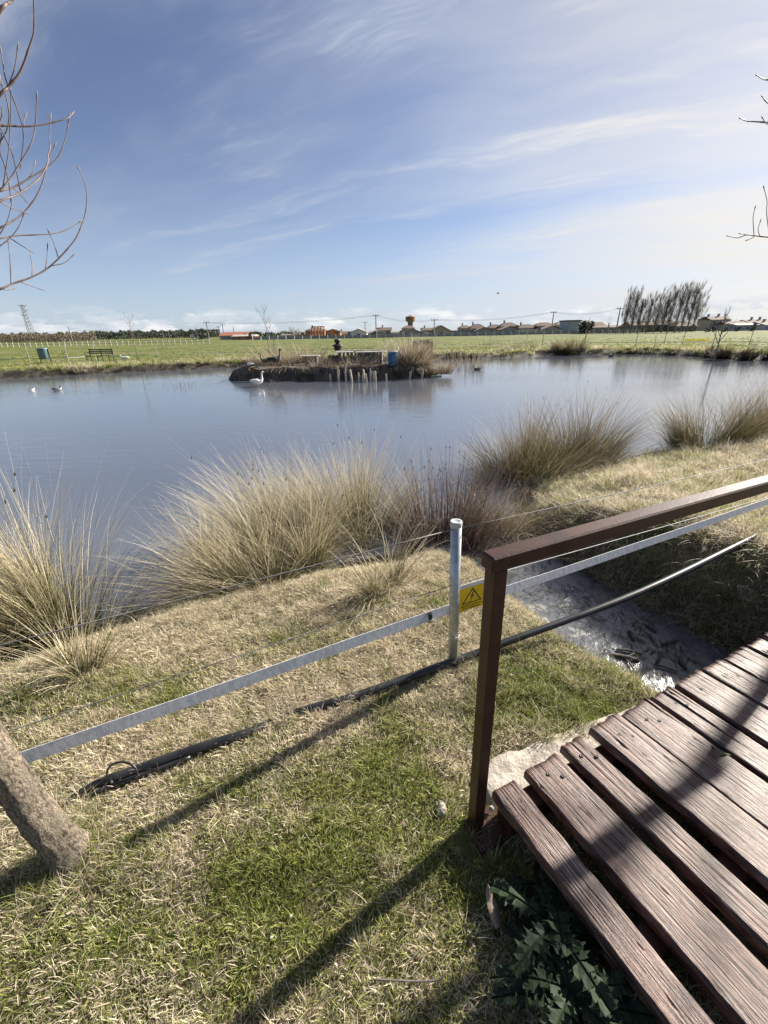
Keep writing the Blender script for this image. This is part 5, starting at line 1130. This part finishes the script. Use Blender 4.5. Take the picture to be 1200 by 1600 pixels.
H = [
 (345, 396, 531, 524.5, 519.5, 150, 'grey', 'red', 'side', 'grey barn with a low rust red roof at the left end of the village', 2, 0, 'barn', 1),
 (364, 397, 531.5, 527.5, 525, 140, 'red', 'light', 'side', 'low white roofed shed with a red wall in front of the barn', 3, 0, 'shed', 1),
 (441, 476, 530, 525.5, 524, 150, 'grey', 'grey', 'side', 'long low grey shed left of the brick buildings', 4, 0, 'shed', 1),
 (460, 478, 529.5, 523.5, 519.5, 145, 'dark', 'tile', 'side', 'small dark house touching the left brick building', 2, 0, 'house', 1),
 (478, 508, 529.5, 517.5, 513.5, 135, 'brick', 'tile', 'hip', 'tallest red brick house with orange upper floor and balconies', 5, 1, 'house', 2),
 (509, 532, 528.5, 519.5, 516.0, 138, 'orange', 'tile', 'gable', 'orange brown gabled house right of the tall brick one', 2, 0, 'house', 1),
 (531, 549, 528, 523, 519, 145, 'tan', 'tile', 'side', 'low tan house between the orange gable and the white gable', 3, 1, 'house', 1),
 (548, 573, 528, 520.2, 515.5, 132, 'white', 'light', 'gable', 'pale grey white gabled shed with a blank front', 1, 0, 'house', 1),
 (573, 590, 527.5, 522, 519, 140, 'dark', 'tile', 'side', 'small dark house right of the white gable', 2, 0, 'house', 1),
 (590, 611, 527, 517, 512.8, 138, 'tan', 'tile', 'side', 'brown house with a flat long roof left of the water tower', 2, 1, 'house', 1),
 (591, 611, 527.5, 522, 521, 128, 'blue', 'grey', 'flat', 'low blue grey flat annex left of the water tower', 2, 0, 'shed', 1),
 (630, 648, 526, 514, 510, 150, 'tan', 'tile', 'hip', 'tan house right under the water tower', 2, 0, 'house', 2),
 (629, 659, 526.5, 520.5, 515, 130, 'grey', 'tile', 'gable', 'wide low grey gable in front of the water tower', 1, 0, 'house', 1),
 (611, 632, 527, 524, 523, 128, 'white', 'light', 'flat', 'low whitish wall like shed left of the wide grey gable', 2, 0, 'shed', 1),
 (660, 682, 526, 516.5, 513, 140, 'dark', 'tile', 'side', 'dark roofed house behind a small white front', 2, 1, 'house', 1),
 (661, 671, 526, 521.5, 518.5, 128, 'white', 'tile', 'gable', 'narrow white gabled porch house before the dark roof', 1, 0, 'house', 1),
 (676, 702, 525.5, 517, 510.5, 132, 'tan', 'tile', 'gable', 'tan gabled house with a blank wall right of the white porch', 1, 0, 'house', 1),
 (702, 745, 525, 518, 517, 134, 'blue', 'grey', 'flat', 'long low blue grey building right of the tan gable', 5, 0, 'shed', 1),
 (719, 737, 524, 513.5, 509.5, 150, 'cream', 'tile', 'hip', 'cream hip roofed house, first of the row above the blue grey building', 3, 1, 'house', 2),
 (735, 759, 524.5, 514, 507.5, 142, 'cream', 'tile', 'hip', 'big hip roofed house with a brown roof behind a grey gable', 3, 1, 'house', 2),
 (743, 768, 524.5, 518, 512.8, 130, 'grey', 'tile', 'gable', 'grey blank gable in front of the big brown hip roof', 1, 0, 'house', 1),
 (764, 785, 524, 513, 508, 145, 'cream', 'tile', 'hip', 'cream hip roofed house in the middle of the row', 3, 1, 'house', 2),
 (782, 810, 524, 511, 505.3, 142, 'tan', 'tile', 'hip', 'tan hip roofed house taller than its neighbours', 3, 1, 'house', 2),
 (783, 810, 524, 516, 511.3, 130, 'grey', 'tile', 'gable', 'grey gable below the taller tan house', 1, 0, 'house', 1),
 (810, 838, 522.5, 513, 507.8, 140, 'cream', 'tile', 'hip', 'cream house with a wide hip roof and one thick chimney', 4, 1, 'house', 2),
 (810, 846, 523, 517.5, 516.5, 126, 'white', 'light', 'flat', 'low whitish garden building before the wide hip roof', 4, 0, 'shed', 1),
 (837, 867, 521.5, 510, 505, 140, 'cream', 'tile', 'hip', 'cream house with a row of upper windows left of the grey gable', 5, 0, 'house', 2),
 (849, 876, 521.5, 515.3, 510.5, 128, 'grey', 'tile', 'gable', 'brownish grey gable left of the pale blue wall', 1, 0, 'house', 1),
 (868, 888, 521, 509, 504.3, 140, 'tan', 'tile', 'hip', 'tan house with shadowed porch next to the pale blue wall', 3, 0, 'house', 2),
 (885, 905, 521, 504, 502, 132, 'blue', 'grey', 'flat', 'blank pale blue grey wall of a tall house left of the round evergreen', 0, 0, 'house', 1),
 (924, 943, 520, 509, 504.3, 140, 'tan', 'tile', 'side', 'tan house right of the round evergreen', 2, 0, 'house', 1),
 (926, 972, 520, 512, 509, 132, 'grey', 'tile', 'side', 'long low grey house left of the poplars', 4, 0, 'house', 1),
 (985, 1022, 519.5, 509, 503, 124, 'dark', 'tile', 'side', 'dark house behind the left half of the poplars', 3, 0, 'house', 1),
 (1027, 1054, 519.5, 508, 501.5, 126, 'dark', 'tile', 'side', 'dark house with a pale patch behind the middle poplars', 2, 0, 'house', 1),
 (1053, 1087, 519.5, 510, 503, 122, 'dark', 'tile', 'hip', 'dark hip roofed house behind the right poplars', 3, 0, 'house', 1),
 (1107, 1138, 517, 501, 496, 130, 'cream', 'tile', 'side', 'two storey house rising beside the forked sapling', 3, 2, 'house', 2),
 (1137, 1168, 516, 508, 503, 124, 'grey', 'tile', 'side', 'low grey house right of the two storey one', 3, 1, 'house', 1),
 (1150, 1182, 516, 508.5, 505.5, 116, 'blue', 'light', 'side', 'low pale roofed shed in front at the right end of the village', 3, 0, 'shed', 1),
 (1168, 1205, 515, 505, 500.5, 126, 'tan', 'tile', 'side', 'brown roofed house with several chimneys near the right edge', 3, 3, 'house', 1),
 (1195, 1250, 515, 508, 503, 118, 'blue', 'grey', 'side', 'grey house cut by the right edge of the photo', 4, 1, 'house', 1)]
for (x0, x1, yb, ye, yr, Dd, wl, rf_, kd, lab, wn, ch, ct, flo) in H:
    hy = HOR-ROLL*((x0+x1)/2-CX); ybase = hy+EYE*FPX/Dd      # where ground at this depth shows; keep the drawn heights above it
    house(x0, x1, ybase, ye, yr, Dd, wl, rf_, kd, lab, wn, ch, None, ct, rnd.uniform(-.05, .05), flo)
# brick balconies on the tall brick house are read as posts in front of its upper floor
p = far(499, 133.5); e = empty('balcony_front', (p[0], p[1]-1.5, -.1)); tag(e, 'orange brick balcony front of the tallest brick house', 'balcony')
for k in range(5): mb = MB(); mb.box((-1.9+k*.95, 0, 1.8), (.35, .5, 3.6)); mb.build('pillar', WALL['orange'], e)
for z in (1.9, 3.5): mb = MB(); mb.box((0, .02, z), (4.2, .6, .3)); mb.build('slab', WALL['orange'], e)
# water tower
p = far(641, 260); s_ = 260/FPX; e = empty('water_tower', (p[0], p[1], 0)); tag(e, 'brown brick water tower rising above the village roofs', 'water tower')
zt = lambda y: EYE+(HOR-ROLL*41-y)*s_*1.0+.3
mb = MB(); mb.tube([(0, 0, 0), (0, 0, zt(505))], 1.15, 8); mb.build('shaft', WALL['tan'], e)
for k in range(8): a = k*math.pi/4; mb = MB(); mb.box((1.35*math.cos(a), 1.35*math.sin(a), zt(508.5)), (.4, .4, 3.2), (math.cos(a), math.sin(a), 0), (-math.sin(a), math.cos(a), 0)); mb.build('rib', WALL['dark'], e)
mb = MB(); mb.lathe([(1.5, zt(505.3)), (2.9, zt(503.8)), (3.0, zt(498.4)), (2.7, zt(497.6)), (.4, zt(496)), (.3, zt(495.4)), (.001, zt(495.2))], 12); mb.build('tank', pmat('tank_brown', (.19, .10, .06), (.28, .16, .10), 1, .9), e)
# round evergreen, bushes, pale trees
def leafball(name, px, D_, rx, rz_, z0, n, mat, label, cat, size=.5, trunk=True, group=None):
    p = far(px, D_); e = empty(name, (p[0], p[1], -.1)); tag(e, label, cat, group)
    u = rng.normal(size=(n, 3)); u /= np.linalg.norm(u, axis=1)[:, None]; rr_ = rng.random(n)**.33; lump = .72+.45*vn(u[:, 0]*2.5+9, u[:, 2]*2.5+u[:, 1]*2+9, 4)
    c_ = u*rr_[:, None]*lump[:, None]*np.array([rx, rx, rz_])+np.array([0, 0, z0+rz_]); ax = rng.normal(size=(n, 3)); bx = rng.normal(size=(n, 3)); ax /= np.linalg.norm(ax, axis=1)[:, None]; bx /= np.linalg.norm(bx, axis=1)[:, None]; sz = rng.uniform(.5, 1.2, n)[:, None]*size
    V = np.stack([c_-ax*sz, c_+bx*sz, c_+ax*sz], 1).reshape(-1, 3); F = np.arange(3*n).reshape(-1, 3)
    o = link('crown', np_mesh('crown', V, F, mat, {'t': np.repeat(.3+.5*rng.random(n), 3), 'rnd': np.repeat(rng.random(n), 3)}), e); tag(o, kind='stuff')
    if trunk: mb = MB(); mb.tube([(0, 0, -.2), (0, 0, z0+rz_)], [.22, .12], 7); mb.build('trunk', MT['bark'], e)
MT['evergreen'] = blade_mat('evergreen', [(0, (.012, .018, .010)), (.5, (.028, .04, .018)), (1, (.05, .062, .028))], None, .1)
MT['greywood'] = blade_mat('greywood', [(0, (.14, .12, .095)), (.5, (.22, .195, .155)), (1, (.32, .29, .235))], None, .1)
MT['brownwood'] = blade_mat('brownwood', [(0, (.085, .065, .042)), (.5, (.15, .12, .08)), (1, (.24, .20, .14))], None, .1)
leafball('evergreen_tree', 914, 120, 2.3, 1.75, .2, 1500, MT['evergreen'], 'dark round evergreen right of the pale blue wall', 'tree', .30)
leafball('evergreen_tree', 399, 150, 2.6, 1.35, .1, 700, MT['evergreen'], 'dark evergreen clump right of the barn', 'tree', .35)
leafball('evergreen_tree', 316, 175, 3.0, 1.2, .1, 500, MT['evergreen'], 'low dark evergreen clump left of the barn', 'tree', .4)
for px, lab in ((1105, 'small dark shrub left of the forked sapling before the village'), (1114, 'dark shrub just left of the sapling fork'), (1131, 'dark shrub just right of the forked sapling'), (1150, 'round dark shrub before the low grey house at right'), (1173, 'small dark shrub under the pale roofed shed')):
    leafball('shrub', px, 104, .75, .62, 0, 200, MT['evergreen'], lab, 'shrub', .18, False)
leafball('pale_tree', 457, 128, 1.1, 1.75, .4, 420, MT['greywood'], 'small pale leafless tree left of the brick houses', 'tree', .13); leafball('pale_tree', 467, 132, 1.0, 1.45, .4, 330, MT['greywood'], 'second pale leafless tree beside the grey shed', 'tree', .13); leafball('pale_tree', 949, 118, .8, 2.3, .6, 200, MT['greywood'], 'thin pale tree between the grey house and the leaning pole', 'tree', .10)
# poplars
def poplar(px, D_, h_, wd, label, seed, lean=0.0):
    r = np.random.default_rng(seed); p = far(px, D_); e = empty('poplar', (p[0], p[1], -.2)); tag(e, label, 'tree', 'bare poplars in a row')
    mb = MB(); mb.tube([(0, 0, 0), (lean*h_*.3, 0, h_*.4), (lean*h_, 0, h_*.92)], [.17, .11, .02], 7); mb.build('trunk', MT['greybark'], e, True)
    n = 70; z = h_*(.10+.72*r.random(n)); a = r.uniform(0, 6.28, n); Ls = h_*r.uniform(.2, .40, n)*(1-.35*z/h_); mbb = MB(); tips = []
    for i in range(n):
        f = z[i]/h_; c_ = np.array([lean*h_*f, 0, z[i]]); d = np.array([math.cos(a[i])*.52*wd+lean, math.sin(a[i])*.52*wd, 1.0]); d /= np.linalg.norm(d)
        m_ = c_+d*Ls[i]*.45+np.array([math.cos(a[i]), math.sin(a[i]), 0])*.10*Ls[i]*wd; t_ = m_+np.array([d[0]*.6, d[1]*.6, d[2]])*Ls[i]*.6; mbb.tube([c_, m_, t_], [.028, .018, .008], 4)
        for q in range(32): k_ = r.random(); tips.append((c_*(1-k_)+t_*k_ if k_ < .5 else m_*(1-k_)+t_*k_+(0)))
    mbb.build('branches', MT['greybark'], e)
    T0 = np.array(tips); m = len(T0); V, F, T, _ = blades(T0, r.uniform(0, 6.28, m), np.abs(r.normal(.2, .3, m)), np.zeros(m), r.uniform(.5, 1.5, m), r.uniform(.018, .034, m), 2, side=r.uniform(0, 6.28, m))
    tag(link('twigs', blade_mesh('twigs', MT['greywood'], V, F, T, m, 2), e), kind='stuff')
MT['greybark'] = pmat('greybark', (.15, .135, .115), (.25, .23, .195), 4, .9)
PO = [(978, 12.2, .75, 'leftmost slim poplar of the row, standing a little apart'), (989, 12.0, .75, 'second slim poplar from the left of the row'), (1003, 9.3, 1.1, 'shorter poplar filling the gap after the two slim ones'), (1017, 10.8, 1.2, 'spreading poplar left of the row centre'), (1029, 12.0, 1.2, 'poplar with dense crown near the row centre'), (1041, 11.6, 1.1, 'poplar behind the dark house with a pale patch'),
      (1050, 12.6, 1.1, 'upright poplar right of the row centre'), (1061, 13.0, 1.1, 'tall poplar with thick twin limbs right of centre'), (1070, 13.4, 1.15, 'tallest poplar of the row'), (1080, 13.4, 1.3, 'poplar leaning right near the right end'), (1088, 12.0, 1.7, 'last poplar of the row with its crown leaning far right')]
for k, (px, h_, wd, lab) in enumerate(PO): poplar(px-8 if px > 1000 else px-4, 112, h_*.88, wd, lab, 300+k, .006+.004*max(0, k-3))
# woods at the far left: pines behind, bare brown trees before
def wood(name, x0, x1, D_, h_, n, mat, label, size, amp=.35):
    k = rng.uniform(x0, x1, n); dd_ = rng.uniform(D_, D_*1.12, n); P = np.array([far(a, b_) for a, b_ in zip(k, dd_)]); top = h_*(1-amp+amp*1.3*vn(k*.22, dd_*.0, 8)+.25*amp*vn(k*.9, dd_*0, 9))
    q = rng.random(n)**.7; c_ = P+np.stack([np.zeros(n), np.zeros(n), q*top], 1); a_ = rng.normal(size=(n, 3)); b2 = rng.normal(size=(n, 3)); a_ /= np.linalg.norm(a_, axis=1)[:, None]; b2 /= np.linalg.norm(b2, axis=1)[:, None]; sz = rng.uniform(.5, 1.2, n)[:, None]*size
    a_[:, 2] *= 1.5
    V = np.stack([c_-a_*sz, c_+b2*sz, c_+a_*sz], 1).reshape(-1, 3)
    tag(link(name, np_mesh(name, V, np.arange(3*n).reshape(-1, 3), mat, {'t': np.repeat(rng.random(n), 3), 'rnd': np.repeat(rng.random(n), 3)})), label, kind='stuff')
wood('pine_wood', -120, 345, 300, 5.6, 34000, MT['evergreen'], 'dark pine wood on the horizon at left', .55, .25)
wood('bare_wood', -60, 152, 200, 4.2, 20000, MT['brownwood'], 'brown bare trees in front of the pine wood at left', .32, .25)
wood('village_trees', 395, 470, 190, 2.2, 900, MT['evergreen'], 'low dark trees behind the sheds left of the brick houses', .6)
# low field walls and clutter line below the village
p0, p1 = far(395, 127), far(1000, 122); mb = MB(); c_ = (p0+p1)/2; dv = p1-p0; mb.box((0, 0, .35), (np.linalg.norm(dv), .3, 1.0), dv, (0, 1, 0)); o = mb.build('boundary_wall', WALL['grey'], None); o.location = (c_[0], c_[1], 0); tag(o, 'low grey boundary wall in front of the village houses', 'wall')
# poles, pylon, wires
def pole(px, y_top, D_, label, arm=True, conc=True, tilt=0.0):
    p = far(px, D_); s_ = D_/FPX; hy = HOR-ROLL*(px-CX); h_ = EYE+(hy-y_top)*s_; e = empty('power_pole', (p[0], p[1], 0)); tag(e, label, 'power pole', 'power poles around the village'); e.rotation_euler = (0, tilt, .1)
    mb = MB(); mb.tube([(0, 0, -.3), (0, 0, h_)], [.20, .13], 7); mb.build('mast', MT['grey_post'] if conc else MT['greybark'], e)
    if arm:
        mb = MB(); mb.box((0, 0, h_-.25), (1.9, .14, .14)); mb.build('cross_arm', MT['grey_post'], e)
        for x in (-.85, 0, .85): mb = MB(); mb.tube([(x, 0, h_-.2), (x, 0, h_+.12)], .06, 6); mb.build('insulator', MT['grey_post'], e)
    return np.array([p[0], p[1], h_])
tops = {}
for px, yt, D_, lab, arm in [(114, 512, 150, 'pole standing before the brown trees right of the pylon', False), (308, 512, 230, 'far thin pole left of the barn', False), (327, 505, 140, 'tall leaning pole just left of the barn', True), (344, 511, 170, 'pole rising behind the left end of the barn', True), (351, 508, 165, 'taller pole behind the barn roof', True), (367, 512, 170, 'short pole at the right end of the barn', False), (571, 504.5, 190, 'thin pole behind the white gable', True), (588, 494.5, 122, 'tall concrete pole right of the white gable', True), (678, 500.5, 125, 'pole with a wide top arm right of the water tower', True), (861, 489.5, 130, 'tall pole with a wide arm above the cream houses', True), (962, 484, 115, 'leaning pole left of the poplars', True), (265, 516, 260, 'tiny far pole above the pine wood', False)]:
    tops[px] = pole(px, yt, D_, lab, arm, True, .0)
e = empty('power_line', tops[588]); tag(e, 'thin power lines strung between the village poles', 'power line'); o0 = np.array(tops[588])
for a, b_ in ((327, 588), (588, 678), (678, 861), (861, 962)):
    for dz_ in (0, -.25):
        mb = MB(); A, B = tops[a]-o0, tops[b_]-o0; mb.tube(sag(A+np.array([0, 0, dz_]), B+np.array([0, 0, dz_]), 14, 1.0), .022, 4); mb.build('cable', MT['grey_post'], e)
p = far(53, 260); s_ = 260/FPX; hP = EYE+(529-482)*s_; e = empty('pylon', (p[0], p[1], 0), .3); tag(e, 'steel lattice pylon above the trees at far left', 'pylon')
def pq(z): f = z/hP; return 1.55*(1-f)+.62*f
for sx, sy in ((-1, -1), (1, -1), (1, 1), (-1, 1)): mb = MB(); mb.tube([(sx*pq(0), sy*pq(0), -.3), (sx*pq(hP), sy*pq(hP), hP)], .13, 5); mb.build('leg', MT['grey_post'], e)
mb = MB(); nz_ = 11
for k in range(nz_):
    z0, z1 = hP*k/nz_, hP*(k+1)/nz_
    for a_, b2 in (((-1, -1), (1, -1)), ((1, -1), (1, 1)), ((1, 1), (-1, 1)), ((-1, 1), (-1, -1))):
        mb.tube([(a_[0]*pq(z0), a_[1]*pq(z0), z0), (b2[0]*pq(z1), b2[1]*pq(z1), z1)], .06, 4); mb.tube([(a_[0]*pq(z1), a_[1]*pq(z1), z1), (b2[0]*pq(z1), b2[1]*pq(z1), z1)], .05, 4)
mb.build('bracing', MT['grey_post'], e)
for z, sd_ in ((hP*.98, -1), (hP*.86, 1), (hP*.72, -1), (hP*.98, 1)): mb = MB(); mb.tube([(0, 0, z), (sd_*2.4, 0, z+.1)], [.12, .06], 5); mb.tube([(0, 0, z-.8), (sd_*2.4, 0, z+.1)], [.08, .05], 5); mb.build('cross_arm', MT['grey_post'], e)
# parked van and car by the village edge
def vehicle(px, D_, L, h_, mat, label, cat):
    p = far(px, D_); e = empty(cat, (p[0], p[1], 0)); tag(e, label, cat); van = cat == 'van'
    prof = [(-L/2, .35), (-L/2, h_*.9), (-L/2+.15, h_), (L*.25 if van else L*.12, h_), (L*.38 if van else L*.28, h_*.62), (L/2-.1, h_*.52), (L/2, h_*.42), (L/2, .35)]
    mb = MB(); n = len(prof); mb.add([(x, -.85, z) for x, z in prof]+[(x, .85, z) for x, z in prof], [tuple(range(n)), tuple(range(2*n-1, n-1, -1))]+[(i, n+i, n+(i+1) % n, (i+1) % n) for i in range(n)]); mb.build('body', mat, e)
    mb = MB(); mb.box((L*.08, -.86, h_*.76), (L*.42, .03, h_*.24)); mb.build('window', MT['pane'], e)
    for x in (-L*.3, L*.3):
        for y in (-.8, .8): mb = MB(); mb.tube([(x, y-.09, .32), (x, y+.09, .32)], .32, 12); mb.build('wheel', MT['black'], e)
vehicle(305, 235, 4.6, 1.9, MT['white_post'], 'white van parked at the meadow edge left of the barn', 'van'); vehicle(424, 200, 4.1, 1.4, MT['white_post'], 'white car parked behind the saplings', 'car'); vehicle(407, 200, 4.1, 1.4, MT['black'], 'dark car parked behind the slim sapling', 'car')
# bird in the air
p = along(778, 458.5, 60); e = empty('bird', p); tag(e, 'tiny bird gliding in the sky above the village', 'bird')
mb = MB(); mb.etube([(-.16, 0, 0), (-.05, 0, 0), (.08, 0, .01), (.16, 0, 0)], [.01, .05, .045, .01], [.01, .045, .04, .01], 8); mb.build('body', MT['grey_feather'], e, True)
for sy in (-1, 1): mb = MB(); mb.add([(-.06, sy*.02, .02), (.07, sy*.02, .02), (.05, sy*.30, .12), (-.05, sy*.28, .12), (-.06, sy*.55, .05), (-.02, sy*.56, .05)], [(0, 1, 2, 3), (3, 2, 5, 4)]); mb.build('wing', MT['grey_feather'], e)
